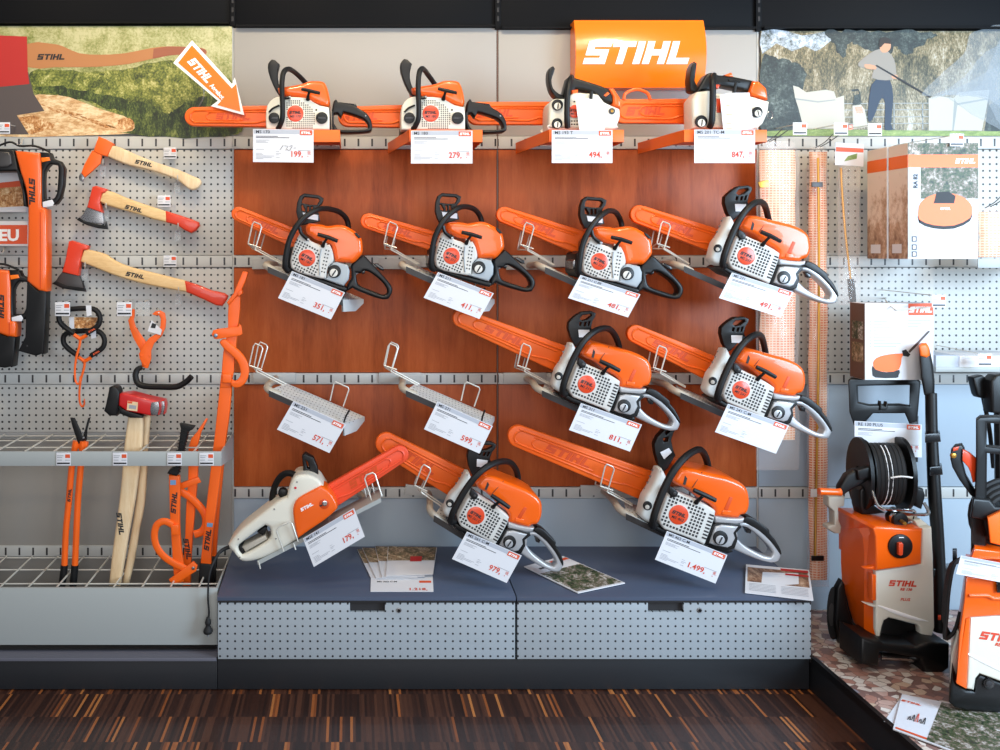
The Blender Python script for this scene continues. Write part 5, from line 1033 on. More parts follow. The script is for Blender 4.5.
# ================================================================ flyers on counter and platform
def topz(y): return zt+(zt2-zt)*(y-yD)/(-yD)
def on_counter(px,py):
    """point on the counter deck seen at a picture position"""
    y=-.2
    for _ in range(30):
        z=topz(y); s=(py-VY)/(EYE-z); y=max(yD-.1,min(0,FPX/s-DIST)) if s>0 else y
    return Vector(((px-VX)/sc(y),y,topz(y)))
def on_plat(px,py): s=(py-VY)/(EYE-zp); return Vector(((px-VX)/s,FPX/s-DIST,zp))
def sheet(pts,label,prints,name='magazine',lift=.002,cat='magazine',group=None,th=.003):
    P=[Vector(p)+Vector((0,0,lift)) for p in pts]; org=sum(P,Vector())/len(P); t=thing(name,org,label,cat,group); dz=Vector((0,0,-th)); n=len(P)
    m=MB(); m.flat(P,'paper'); m.add(P+[p+dz for p in P],[(i,(i+1)%n,(i+1)%n+n,i+n) for i in range(n)],'paper'); pg=m.build('paper_sheet',t,org,0)
    A,B,C,D4=P[:4]
    q=lambda a,b,k:(A*(1-a)*(1-b)+B*a*(1-b)+C*a*b+D4*(1-a)*b)+Vector((0,0,.0006*k))
    for i,(nm,mt,quad) in enumerate(prints):
        m=MB(); m.add([q(a,b,1+i) for a,b in quad],[(0,1,2,3)],mt); m.build(nm,pg,org,0)
    return t,q,pg,org
G4='leaflets fanned out on the counter under the electric chainsaw'
fan=[((357,550),(384,551),(410,580),(371,579)),((362,549.5),(395,551),(418,580),(376,580)),((375,549),(410,550),(425,579),(382,580)),((388,550),(437,551),(433,578),(386,580))]
fl_=['leftmost of the four fanned landscape leaflets','second from left of the four fanned landscape leaflets','third from left of the four fanned landscape leaflets','topmost leaflet of the fan, with a red label on its photo']
for i,P in enumerate(fan):
    q=[on_counter(*p) for p in P]; pr=[('printed_photo','autumn_print',((0.01,0.0),(.99,0.0),(.99,.5),(.01,.5)))]
    if i==3: pr.append(('red_label','red_print',((.48,.36),(.72,.36),(.72,.54),(.48,.54))))
    sheet(q,fl_[i],pr,'leaflet',.003+.0035*i,'leaflet',G4,.001)
q=[on_counter(*p) for p in ((371,571),(432.5,571),(433.5,592),(370.5,592))]
t,qq,pg,org=sheet(q,'price card lying flat on the counter, half covered by fanned leaflets',[('logo_field','logo_red',((.78,.50),(.97,.50),(.97,.6),(.78,.6)))],'price_card',.0015,'price card',None,.001)
a=qq(.60,.95,2); u=(qq(1,.9,0)-qq(0,.9,0)).normalized(); v=(qq(.5,.2,0)-qq(.5,.9,0)).normalized()
m=MB(); m.text('1.218,',a,u,v,.018,'ink_red',.02,0,1.1); m.build('price',t,org,0)
m=MB(); m.text('MS 362 C-M',qq(.1,.58,2),u,v,.010,'ink',.02); m.build('model_name',t,org,0)
q=[on_counter(*p) for p in ((524,568),(563,557.5),(625,584.5),(578,594.5))]
t,qq,pg,org=sheet(q,'magazine with mossy forest photo lying on the counter right of the 979 card',[('printed_photo','magazine_print',((.02,.30),(.98,.30),(.98,.97),(.02,.97)))],'magazine',.006)
m=MB(); m.add([qq(.55,.06,2),qq(.98,.06,2),qq(.98,.12,2),qq(.55,.12,2)],[(0,1,2,3)],'logo_red'); m.add([qq(.15,.16,2),qq(.5,.16,2),qq(.5,.2,2),qq(.15,.2,2)],[(0,1,2,3)],'ink'); m.build('masthead',pg,org,0)
q=[on_counter(746,566),on_counter(810,571)]; q[1].x=q[1].x; a=on_counter(810,571); lowr=W(813.5,602,yD-.01); lowl=W(745,593.5,yD+.03)
def lift(v,dz): return v+Vector((0,0,dz))
P=[on_counter(746,566),on_counter(809,571.5),W(813.5,602,yD-.035),on_counter(745,594)]
P=[lift(p,.004) for p in P]
t,qq,pg,org=sheet(P,'leaflet with brown tractor photo and red stripe, overhanging the counter corner',[('printed_photo','photo_brown',((.03,.1),(.97,.1),(.97,.62),(.03,.62))),('red_stripe','red_print',((.55,.05),(.98,.05),(.98,.13),(.55,.13))),('red_stripe','red_print',((.62,.22),(.98,.22),(.98,.28),(.62,.28)))],'leaflet',.002,'leaflet')
m=MB()
for k in range(6): m.add([qq(.06,.68+.045*k,2),qq(.46,.68+.045*k,2),qq(.46,.69+.045*k,2),qq(.06,.69+.045*k,2)],[(0,1,2,3)],'ink_grey'); m.add([qq(.54,.68+.045*k,2),qq(.94,.68+.045*k,2),qq(.94,.69+.045*k,2),qq(.54,.69+.045*k,2)],[(0,1,2,3)],'ink_grey')
m.build('text_line',pg,org,0)
q=[on_plat(*p) for p in ((903,695),(1010,716),(985,756),(884,722))]
sheet(q,'white leaflet underneath the vegetable magazine on the pebble platform',[],'leaflet',.002,'leaflet',None,.001)
q=[on_plat(*p) for p in ((902,696),(1040,722),(1010,775),(893,731))]
t,qq,pg,org=sheet(q,'magazine with vegetable garden photo on the pebble platform',[('printed_photo','magazine_print',((.30,.02),(1,.02),(1,.98),(.30,.98)))],'magazine',.006)
m=MB(); a=qq(.10,.25,2); u=(qq(0,.1,0)-qq(0,.9,0)).normalized(); v=-(qq(1,.5,0)-qq(0,.5,0)).normalized(); 
m.logo(qq(.09,.2,2),(qq(1,.5,0)-qq(0,.5,0)).normalized(),(qq(0,.1,0)-qq(0,.9,0)).normalized(),.012,'logo_red'); m.build('logo',pg,org,0)
m=MB()
for k in range(5): m.tube([qq(.10+.03*k,.66-.02*(k%2),3),qq(.112+.03*k,.56-.06*(k%3),3),qq(.12+.03*k,.66,3)],.0009,'ink' if k!=2 else 'ink_red',n=4)
m.build('handwriting',pg,org,0)
m=MB(); m.add([qq(.02,.93,2),qq(.3,.93,2),qq(.3,.97,2),qq(.02,.97,2)],[(0,1,2,3)],'logo_red'); m.build('red_stripe',pg,org,0)
# ================================================================ boxes on the right pegboard
fr=ZF(840,130,4.167)
def slab(name,org_px,yf,yb,x0,x1,y0,y1,label,cat,group=None,side='cardboard_dark',front='paper'):
    a,b=W(x0,y0,yf),W(x1,y1,yf); org=Vector(((a.x+b.x)/2,yf,b.z)); t=thing(name,org,label,cat,group)
    m=MB(); m.box((a.x,yf,b.z),(b.x,yb,a.z),front,.0015); bx=m.build('carton',t,org)
    m=MB(); m.box((a.x-.0008,yf+.0015,b.z+.001),(a.x,yb-.001,a.z-.001),side); m.build('printed_side',bx,org)
    return t,bx,a,b,org
GB='tall orange and white accessory boxes stacked on a hook'
for i,(yf,yb,lab) in enumerate([(-.35,-.24,'front box with round orange floor cleaner picture and model code'),(-.236,-.115,'box behind the floor cleaner box, showing only its brown printed side')]):
    x0=W(908,0,-.35).x; px0=VX+x0*sc(yf)
    if i: px0=VX+(x0-.004)*sc(yf)
    w=(W(978,0,-.35).x-x0)*sc(yf); s=sc(yf)/sc(-.35); y0=VY+(143-VY)*s*1.0; y1=VY+(259-VY)*s
    t,bx,a,b,org=slab('accessory_box',None,yf,yb,px0,px0+w,y0,y1,lab,'box',GB,side='photo_brown')
    H=a.z-b.z; m=MB(); m.box((a.x-.0014,yf+.0,a.z-H*.21),(a.x-.0009,yb-.001,a.z-H*.10),'orange_tray'); m.build('orange_band',bx,org)
    m=MB(); m.add([Vector((a.x-.0015,yf+q*(yb-yf),b.z+r*H)) for q,r in ((.3,.05),(.8,.05),(.8,.13),(.3,.13))],[(0,1,2,3)],'paper'); m.build('printed_panel',bx,org,0)
    if i==0:
        k=lambda p,q:Vector((a.x+(b.x-a.x)*p,yf-.0004*q,0)); U=lambda p0,p1,r0,r1,q,mt:m.add([Vector((a.x+(b.x-a.x)*pp,yf-.0004*q,b.z+H*rr)) for pp,rr in ((p0,r0),(p1,r0),(p1,r1),(p0,r1))],[(0,1,2,3)],mt)
        m=MB(); U(.18,1,.52,.89,1,'magazine_print'); U(.0,1,.90,1,1,'magazine_print'); m.build('printed_photo',bx,org,0)
        m=MB(); U(0,1,.79,.90,2,'orange_tray'); ob=m.build('orange_band',bx,org,0); m=MB(); m.logo(Vector((a.x+(b.x-a.x)*.82,yf-.0014,b.z+H*.845)),X_,Z_,H*.042,'white_print',sx=.95); m.build('logo',ob,org,0)
        m=MB(); U(.0,.17,.02,.79,2,'paper_header'); ob=m.build('spine_panel',bx,org,0)
        m=MB(); m.text('RA 82',Vector((a.x+(b.x-a.x)*.13,yf-.0015,b.z+H*.61)),Z_,Vector((-1,0,0)),.014,'ink',.03); m.build('model_name',ob,org,0)
        m=MB()
        for c in (.17,.10,.04): U(.05,.12,c-.02,c+.025,3,'ink'); U(.065,.105,c-.012,c+.017,4,'paper')
        m.build('pictogram',ob,org,0)
        m=MB(); cx,cz=a.x+(b.x-a.x)*.53,b.z+H*.43; pts=[(cx+.092*1.0*math.cos(q*PI/14),cz+.055*math.sin(q*PI/14)) for q in range(0,15)]+[(cx-.09,cz-.035),(cx-.04,cz-.055),(cx+.03,cz-.056),(cx+.085,cz-.03)]
        m.flat([(p,yf-.0008,r-.011) for p,r in catmull(pts,2)],'ink'); m.flat([(p,yf-.0012,r) for p,r in catmull(pts,2)],'orange_tray'); m.flat([(cx-.04,yf-.0016,cz+.02),(cx+.03,yf-.0016,cz+.02),(cx+.035,yf-.0016,cz+.045),(cx+.01,yf-.0016,cz+.06),(cx-.03,yf-.0016,cz+.058)],'ink'); ob=m.build('printed_cleaner',bx,org,0)
        m=MB(); m.logo(Vector((cx,yf-.002,cz+.002)),X_,Z_,.008,'white_print'); m.build('logo',ob,org,0)
for px,py,y,l in ((800,128.7,-.19,'over the left orange netting bag'),(841,129,-.19,'over the white card with the brass lance'),(875,129.5,-.17,'left over the tall boxes'),(957,140,-.36,'in front of the floor cleaner box top'),(939,301,-.34,'over the white box with the orange brush picture'),(985,360,-.26,'on the flat grey cartons at the right edge')):
    label_tag(px,py,'small price tag '+l,y=y,w=14,h=12.5,group='small price tags on the right wall',standoff=True)
# white box with brush
t,bx,a,b,org=slab('accessory_box',None,-.26,-.165,865,933.5,303.5,380,'white box with orange rotating brush picture, below the tall boxes','box',None,side='cardboard_dark'); yf=-.26; H=a.z-b.z; ww=b.x-a.x
fw=ZF(830,290,4.41)
m=MB(); m.pflat(zz(fw,(345,60),(454,58),(456,112),(346,112)),yf-.0006,'logo_red'); lf=m.build('logo_field',bx,org,0); m=MB(); m.logo(W(*fw((402,86)),yf-.0012),X_,Z_,fw.r(26,yf),'white_print',sx=.9); m.build('logo',lf,org,0)
m=MB()
for k in range(9): m.rect(W(*fw((192,140+13.5*k)),yf-.0006),X_,Z_,0,fw.r((62,38,100,98,72,110,55,120,100)[k],yf),-.0012,.0012,'ink_grey'); m.rect(W(*fw((178,140+13.5*k)),yf-.0006),X_,Z_,0,.002,-.0014,.0014,'ink')
for k in range(3): m.rect(W(*fw((342,135+13*k)),yf-.0006),X_,Z_,0,fw.r((100,60,50)[k],yf),-.0012,.0012,'ink_grey')
m.build('text_line',bx,org,0)
m=MB(); m.pflat(zz(fw,(190,322),(205,300),(250,285),(320,280),(316,300),(305,350),(250,362),(200,350)),yf-.0008,'orange_tray',sm=2); m.pflat(zz(fw,(187,335),(205,352),(250,363),(306,352),(302,378),(290,388),(200,386),(186,365)),yf-.0006,'ink',sm=2); m.pflat(zz(fw,(318,268),(335,262),(355,285),(345,295),(322,290)),yf-.0009,'ink'); m.pflat(zz(fw,(345,270),(430,182),(440,178),(440,186),(352,278)),yf-.0007,'steel_print'); ob=m.build('printed_brush',bx,org,0)
m=MB()
for r0,r1,mt in ((.52,.76,'magazine_print'),(.22,.48,'autumn_print')): m.add([Vector((a.x-.0012,yf+q*.095,b.z+r*H)) for q,r in ((.1,r0),(.85,r0),(.85,r1),(.1,r1))],[(0,1,2,3)],mt)
m.build('printed_photo',bx,org,0)
t=thing('peg_hook',W(900,303,0),'long double wire hook in front of the white brush box','hook'); m=MB(); m.ptube([(886,298,-.002),(886,301,-.2),(895,310,-.29),(898,309,-.30)],.0025,'wire'); m.ptube([(930,305,-.002),(932,307,-.25),(895,310,-.34)],.0025,'wire'); m.build('wire_arm',t,W(900,303,0))
# flat cartons
for x0,x1,yb_,l in ((936,959,-.02,'flat grey carton lying at the end of the right shelf row'),(959.5,984,-.02,'second flat grey carton, behind the small tag'),(984.5,1030,-.02,'third flat grey carton, cut by the right picture edge')):
    yf=-.20; a,b=W(x0,355.5 if x0<950 else 356,yf),W(x1,367,yf); org=Vector((a.x,yf,b.z)); t=thing('flat_carton',org,l,'box','flat grey cartons at the right edge'); m=MB(); m.box((a.x,yf,b.z),(b.x,yb_,a.z),'paper_header' if x0<950 else 'paper',.001); c=m.build('carton',t,org); m=MB(); m.box((a.x+.001,yf+.05,a.z),(b.x-.001,yf+.053,a.z+.0006),'ink_grey'); m.build('lid_seam',c,org)
org=W(990,258,-.2); t=thing('wall_tray',org,'short grey shelf tray under the orange net bag at the right edge','shelf'); a,b=W(978,258.5,-.25),W(1060,268,-.25); m=MB(); m.box((a.x,-.25,b.z),(b.x,-.246,a.z),'shelf_metal',.001); m.box((a.x,-.246,b.z),(b.x,-.01,b.z+.003),'shelf_metal',.0005); m.build('tray_body',t,org)
org=W(968,372,-.2); t=thing('wall_tray',org,'grey shelf tray under the flat grey cartons','shelf'); a,b=W(936,367.3,-.21),W(1060,372,-.21); m=MB(); m.box((a.x,-.21,b.z),(b.x,-.01,a.z),'shelf_metal',.001); m.build('tray_body',t,org)
# ---- netting bags
def crumple(x0,x1,y0,y1,yf,th,nx,nz,amp,mt,seed,taper=0):
    """sleeve of film: closed bulging bag with creases"""
    m=MB(); vs=[]; 
    for side in (0,1):
        for j in range(nz+1):
            for i in range(nx+1):
                u=i/nx; v=j/nz; px=x0+(x1-x0)*u; py=y0+(y1-y0)*v
                if taper and v<.06: px=(x0+x1)/2+(px-(x0+x1)/2)*(.75+.25*v/.06)
                b=math.sin(PI*u)**.5 if 0<u<1 else 0; n=noise.noise(Vector((u*5+seed,v*nz*.22,side*7+seed)))*amp+noise.noise(Vector((u*11+seed,v*3,side+seed)))*amp*.5
                y=yf+th/2+(-1 if side==0 else 1)*(b*th/2)+n*(b if side==0 else .3); p=W(px+noise.noise(Vector((seed,v*9,u*2)))*1.5,py,y); vs.append(p)
    N=(nx+1)*(nz+1); fs=[]
    for s_ in (0,1):
        for j in range(nz):
            for i in range(nx):
                a=s_*N+j*(nx+1)+i; q=(a,a+1,a+nx+2,a+nx+1); fs.append(q if s_ else q[::-1])
    m.add(vs,fs,mt); return m
GN='orange netting hoses bagged in clear film'
def net_bag(x0,x1,y0,y1,yf,label,seed,inner,rod=None,tag_=None):
    org=W((x0+x1)/2,y0,yf); t=thing('netting_bag',org,label,'bag',GN)
    crumple(x0,x1,y0,y1,yf,.05,10,44,.012,'film',seed,1).build('clear_film',t,org,60)
    crumple(inner[0],inner[1],inner[2],inner[3],yf+.012,.028,8,34,.006,'netting',seed+3).build('orange_netting',t,org,60)
    if rod: m=MB(); m.ptube([(a,b,yf-.004) for a,b in rod],.0045,'brass'); m.build('inner_hose',t,org)
    m=MB(); m.ptube([(x0+8,y0+2,yf-.01),(x0+18,y0-4,yf-.02),(x0+26,y0-12,yf)],.0018,'dark_steel',n=6); m.ptube([(x0+13,y0+1,yf-.008),(x0+22,y0-4,yf-.018),(x0+32,y0-11,yf)],.0018,'dark_steel',n=6); m.build('hanging_wire',t,org)
net_bag(756,799,141,470,-.10,'wide clear bag of orange netting hanging beside the wood panels',1.3,(760,795,150,440))
m=MB(); m.plate([(758,182),(768,180),(770,186),(760,188)],-.115,.004,'brass',bev=.001); o=[x for x in D.objects if x.get('label','').startswith('wide clear bag')][0]; m.build('brass_fitting',o,o.location.copy())
net_bag(807,829,146,587,-.09,'narrow clear bag of orange netting around a long brown hose',4.1,(809,827,152,580),rod=[(818,158),(819,250),(818.5,360),(816.5,470),(815,560)])
o=[x for x in D.objects if x.get('label','').startswith('narrow clear bag')][0]; m=MB(); m.plate([(812,182),(823,182),(823,187),(812,187)],-.10,.006,'dark_steel',bev=.001); m.plate([(812,556),(824,556),(824,561),(812,561)],-.10,.006,'black',bev=.001); m.plate([(811,489),(817,489),(817,497),(811,497)],-.105,.004,'paper',bev=.0005); m.build('clip',o,o.location.copy())
org=W(852,150,-.12); t=thing('lance_pack',org,'bagged brass lance with black tip under a white header card','lance'); m=MB(); m.plate([(835.5,142.5),(864,144),(863.5,166.5),(835,165)],-.14,.003,'paper',bev=.0005); hc=m.build('header_card',t,org)
m=MB(); m.pflat([(836,147),(863.6,148.5),(863.5,152.5),(836,151.5)],-.1406,'logo_red'); m.pflat(zz(ZF(740,120,3.75),(405,135),(440,125),(438,145),(390,155)),-.1407,'lawn_print'); m.build('printed_picture',hc,org,0)
m=MB(); m.ptube([(841,168,-.125),(842,190,-.125),(845,230,-.125),(849,265,-.125),(851,283,-.125)],.004,'brass'); ln=m.build('lance_tube',t,org); m=MB(); m.ptube([(850.5,279,-.125),(852,292,-.125),(853,302,-.125)],[.011,.012,.011],'black',n=10,sm=2); m.build('nozzle',ln,org)
crumple(838,860,166,305,-.14,.035,6,24,.008,'film',8.2).build('clear_film',t,org,60)
net_bag(977,1035,206,258,-.20,'crumpled clear bag of orange netting at the right edge on a grey tray',6.6,(979,1030,212,257))
# ================================================================ pressure washers
def arc(cx,cy,rx,ry,a0,a1,n): return [(cx+rx*math.cos(math.radians(a0+(a1-a0)*i/n)),cy+ry*math.sin(math.radians(a0+(a1-a0)*i/n))) for i in range(n+1)]
def side_wall(m,p0,p1,mt):
    """quads between two pixel+depth polylines"""
    a=[W(*p) for p in p0]; b=[W(*p) for p in p1]; n=len(a); m.add(a+b,[(i,i+1,n+i+1,n+i) for i in range(n-1)],mt); return m
def washer():
    f=ZF(800,420,2.885); g=ZF(820,540,5.357); h=ZF(820,430,5.77); org=on_plat(900,668); t=thing('pressure_washer',org,'orange and cream pressure washer with black hose reel on top, wheels to the left','pressure washer')
    # body: front face at y=-.47, left side falls back to y=-.27
    yf=-.46; yl=-.27
    def body(pts,mt,name,par,d=0,th=.25,holes=(),bev=.006): m=MB(); m.plate(pts,yf+d,th,mt,holes,bev=bev); return m.build(name,par,org)
    cream=zz(g,(300,168),(545,130),(548,60),(550,-60),(600,-70),(608,100),(612,300),(615,470),(600,530),(575,550),(545,548),(535,470),(520,455),(400,425),(370,418),(345,432),(335,460),(325,515),(305,525),(300,480))
    fr_=body(cream,'housing_cream','front_cover',t,0,.03)
    m=MB(); m.ptube([g((310,350))+(yf-.001,),g((400,385))+(yf-.001,),g((500,418))+(yf-.001,),g((580,436))+(yf-.001,)],[.002,.006,.0055,.001],'white_print',n=8,flat=.3); m.build('raised_rib',fr_,org)
    m=MB(); m.logo(W(*g((446,233)),yf-.001),*dirs(2),g.r(32,yf),'ink_red',sx=1.08); m.build('logo',fr_,org)
    m=MB(); u,v=dirs(2); m.text('RE 130',W(*g((428,270)),yf-.001),u,v,g.r(14,yf),'ink_red',.04,.25,1.15); m.text('PLUS',W(*g((430,325)),yf-.001),u,v,g.r(15,yf),'ink_red',.03,.25,1.15); m.build('model_lettering',fr_,org)
    # orange upper front
    up=zz(g,(300,165),(300,60),(296,-20),(285,-60),(300,-72),(380,-68),(470,-62),(550,-58),(546,40),(545,130),(430,148))
    uf=body(up,'orange','upper_cover',t,-.012,.23)
    m=MB(); c=W(*h((467,673)),yf-.018); m.disc(c,h.r(70,yf),'black',.012,n=28,bev=.003); kn=m.build('dial',t,org); m=MB(); m.plate(zz(h,(455,655),(475,650),(483,660),(480,720),(468,728),(456,722)),yf-.03,.014,'red_orange',bev=.003); m.build('dial_grip',kn,org)
    m=MB(); u,v=dirs(0); m.rect(c+Vector((-.003,-.001,h.r(52,yf))),u,v,-.004,.012,-.001,.002,'white_print'); m.build('dial_mark',kn,org)
    # orange left side, wrapping backwards
    m=MB(); P0=[g(p)+(yf+.004,) for p in ((302,520),(303,350),(303,165),(300,60),(296,-20),(285,-70))]
    P1=[g(p)+(yf+.05,) for p in ((235,498),(235,345),(238,160),(236,60),(228,-20),(205,-62))]
    P2=[g(p)+(yl,) for p in ((180,440),(150,345),(118,230),(112,120),(112,0),(120,-60))]
    P3=[g(p)+(-.10,) for p in ((215,420),(190,345),(160,230),(150,120),(145,0),(150,-60))]
    side_wall(m,P0,P1,'orange'); side_wall(m,P1,P2,'orange'); side_wall(m,P2,P3,'orange')
    tp=[W(*P0[-1]),W(*P1[-1]),W(*P2[-1]),W(*P3[-1]),W(*(g((540,-75))+(-.2,)))]; m.flat(tp,'orange'); sd=m.build('side_cover',t,org,25)
    m=MB(); m.plate(zz(g,(280,182),(302,190),(302,325),(282,325)),yf-.006,.03,'orange',bev=.003); m.plate(zz(g,(235,338),(300,350),(300,364),(262,352)),yf-.002,.02,'housing_cream',bev=.002); m.build('side_latch',t,org)
    m=MB(); m.plate(zz(g,(303,160),(236,152),(300,140)),yf-.004,.02,'orange',bev=.001); m.build('side_crease',sd,org)
    # top deck sloping back
    m=MB(); a=[g((285,-70))+(yf-.01,),g((550,-58))+(yf-.01,)]; b=[h((262,502))+(-.33,),h((565,520))+(-.33,)]; side_wall(m,a,b,'orange'); m.build('top_cover',t,org)
    # base
    m=MB(); m.plate(zz(g,(335,430),(372,415),(400,423),(520,455),(535,475),(545,545),(548,600),(330,600),(325,520)),yf+.03,.2,'black',bev=.004); pn=m.build('pump_housing',t,org); m=MB(); m.disc(W(*g((480,512)),yf+.026),.013,'black_gloss',.01); m.disc(W(*g((480,512)),yf+.022),.008,'dark_steel',.01,n=12); m.build('hose_outlet',pn,org)
    m=MB(); m.plate(zz(g,(222,520),(300,545),(325,540),(345,555),(520,575),(545,560),(600,545),(640,552),(700,560),(698,690),(660,716),(560,712),(540,640),(325,600),(318,682),(222,670)),yf-.062,.14,'black',bev=.012); m.plate(zz(g,(120,215),(95,260),(85,450),(110,560),(150,610),(215,600),(300,560),(325,530),(240,505),(180,455),(150,360),(135,240)),yl-.04,.03,'black',bev=.006); bs=m.build('base',t,org)
    m=MB(); m.tube([W(*g((322,622)),yf-.015),W(*g((545,636)),yf-.015)],g.r(20,yf),'chrome',n=14); m.build('foot_bar',t,org)
    m=MB(); m.plate(zz(g,(330,570),(520,585),(520,608),(330,598)),yf+.05,.02,'sticker_blue',bev=.002); m.build('inner_panel',bs,org)
    m=MB(); c=W(*g((72,390)),yl-.0); R=.0
    A0=[W(*(p+(yl-.02,))) for p in zz(g,*arc(70,392,34,142,0,360,28)[:-1])]
    ov=[Vector((p.x+.055,p.y+.02,p.z)) for p in A0]; n=len(A0)
    m.add(A0+ov,[(i,(i+1)%n,(i+1)%n+n,i+n) for i in range(n)]+[tuple(range(n)),tuple(range(2*n-1,n-1,-1))],'rubber'); wh_=m.build('wheel',t,org)
    A1=[W(*(p+(yl-.021,))) for p in zz(g,*arc(62,400,17,62,0,360,20)[:-1])]; m=MB(); m.flat(A1,'dark_steel'); m.build('wheel_hub',wh_,org,0)
    # white shoulder on the right
    m=MB(); m.plate(zz(h,(545,525),(585,515),(625,545),(640,620),(640,760),(585,760),(580,580)),yf+.03,.16,'housing_cream',bev=.006); m.build('shoulder',t,org)
    m=MB(); m.plate(zz(h,(50,385),(145,385),(142,440),(108,450),(110,520),(125,560),(120,600),(85,598),(45,570),(48,555),(85,548),(82,470),(50,440)),-.30,.04,'arm_beige',bev=.005); m.build('lance_holder',t,org)
    # hose reel
    yr=-.36
    def oval(cx,cy,rx,ry,y,th,mt,hole=None): m.plate(zz(h,*arc(cx,cy,rx,ry,0,360,28)[:-1]),y,th,mt,[zz(h,*arc(cx,cy,hole[0],hole[1],0,360,28)[:-1])] if hole else (),bev=.003)
    m=MB(); 
    X0=W(*h((300,290)),yr).x; X1=W(*h((560,290)),yr).x; zc=W(*h((400,285)),yr).z; R=h.r(205,yr)
    def reel_disc(x,r0,r1,w,mt,rx=.0):
        n=28; ring=[]
        vs=[];fs=[]
        for k,(xx,r) in enumerate(((x,r0),(x,r1),(x+w,r1),(x+w,r0))):
            for i in range(n): th=2*PI*i/n; vs.append(Vector((xx+.022*math.sin(th)*r/.12*.6,yr+.08+r*math.sin(th)*.82,zc+r*math.cos(th))))
        for k in range(4):
            for i in range(n): j=(i+1)%n; a=k*n; b=((k+1)%4)*n; fs.append((a+i,a+j,b+j,b+i))
        m.add(vs,fs,mt)
    rx=.128
    reel_disc(X0-.002,.028,rx,.012,'black'); reel_disc(X0+.02,.028,rx*.93,.004,'black'); dl=m.build('reel_flange',t,org)
    m=MB(); reel_disc(X1-.012,.028,rx,.014,'black'); m.build('reel_flange',t,org)
    for k in range(7):
        m=MB(); x=X0+.034+k*(X1-X0-.06)/6.3; n=24; pts=[]
        for i in range(n): th=2*PI*i/n; r=.098; pts.append(Vector((x+.0145*math.sin(th),yr+.08+r*math.sin(th)*.82,zc+r*math.cos(th))))
        m.tube(pts,.0105,'rubber',n=8,sm=0,closed=True)
        if k in (2,3):
            pass
        ho=m.build('hose_coil',t,org)
        if k in (2,3):
            m=MB(); m.tube([Vector((x+.0145*math.sin(th)+.002,yr+.08+.1085*math.sin(th)*.82,zc+.1085*math.cos(th))) for th in [math.radians(a) for a in range(200,345,12)]],.0018,'white_print',n=5,sm=0); m.build('white_stripe',ho,org)
    m=MB(); m.ptube([(*h((408,276)),yr-.02),(*h((470,268)),yr-.026),(*h((532,275)),yr-.02)],.003,'white_print',n=6); m.build('cable_tie',t,org)
    m=MB(); m.box((X0+.005,yr+.055,zc-.025),(X1,yr+.105,zc+.025),'black',.01); m.build('reel_hub',t,org)
    m=MB(); m.plate(zz(h,(118,330),(160,260),(215,228),(275,225),(285,290),(240,320),(180,350),(140,378),(118,375)),yr-.0,.035,'black',bev=.008); m.plate(zz(h,(215,232),(320,205),(320,270),(225,292)),yr-.012,.03,'black',bev=.006); ck=m.build('crank_arm',t,org)
    m=MB(); m.ptube([(*h((118,358)),yr-.005),(*h((90,358)),yr-.005),(*h((-5,354)),yr-.005)],[.0135,.0115,.0125],'orange',n=12,sm=2); m.build('crank_handle',ck,org)
    m=MB(); m.ptube([(*h((302,355)),yr-.02),(*h((318,400)),yr-.04),(*h((345,445)),yr-.06),(*h((400,458)),yr-.07),(*h((520,462)),yr-.07),(*h((548,478)),yr-.06),(*h((540,520)),yr-.05),(*h((500,545)),yr-.05)],.0055,'chrome'); m.ptube([(*h((415,535)),yr-.05),(*h((410,505)),yr-.06),(*h((430,485)),yr-.065),(*h((600,488)),yr-.06),(*h((625,470)),yr-.05),(*h((600,420)),yr-.03)],.0055,'chrome'); m.build('reel_frame',t,org)
    m=MB(); m.disc(W(*h((468,522)),yr-.075),h.r(42,yr),'black',.05,n=18); m.ptube([(*h((470,525)),yr-.08),(*h((490,540)),yr-.11)],.006,'brass'); m.build('hose_coupling',t,org)
    m=MB(); m.plate(zz(h,(232,350),(250,330),(300,350),(320,440),(380,480),(300,490),(245,490),(232,440)),yr+.03,.06,'black',bev=.008); m.build('reel_bracket',t,org); m=MB(); m.plate(zz(h,(540,330),(600,340),(612,380),(590,460),(550,440)),yr+.03,.06,'black',bev=.008); m.build('reel_bracket',t,org)
    MB.sk=.6
    # handle frame
    k=ZF(830,290,4.41); m=MB(); m.plate(zz(k,(80,400),(92,390),(380,388),(400,408),(392,500),(385,580),(350,592),(330,545),(190,545),(150,590),(105,598),(85,540)),-.22,.035,'black',[zz(k,(122,424),(352,420),(350,512),(305,505),(172,508),(124,498))],bev=.006); m.build('push_handle',t,org)
    for s_ in ((118,128),(358,378)):
        m=MB(); m.plate(zz(k,(s_[0]-6,560),(s_[1]+12,560),(s_[1]+10,760),(s_[0]-8,760)),-.215,.03,'black',bev=.004); m.build('handle_post',t,org)
    MB.sk=0
    m=MB(); m.plate(zz(k,(225,490),(232,515),(245,515),(252,492),(256,515),(250,530),(220,530)),-.225,.02,'black',bev=.002); m.build('cord_hook',t,org)
    # lance on the right side
    MB.sk=.62
    L=MB(); L.ptube([(931,393,-.30),(932,440,-.31),(935,500,-.33),(939,560,-.35),(940,632,-.37)],[.018,.0185,.0205,.019,.021],'black',n=12); ln=L.build('lance',t,org)
    m=MB(); m.plate(zz(k,(392,262),(400,245),(425,238),(440,262),(455,330),(462,400),(462,465),(415,465),(400,380)),-.315,.045,'black',bev=.01); gr=m.build('lance_grip',ln,org); m=MB(); m.plate(zz(k,(392,250),(405,238),(425,237),(438,255),(440,290),(425,300),(398,292)),-.322,.055,'orange_tray',bev=.008); m.build('lance_trigger',gr,org)
    m=MB()
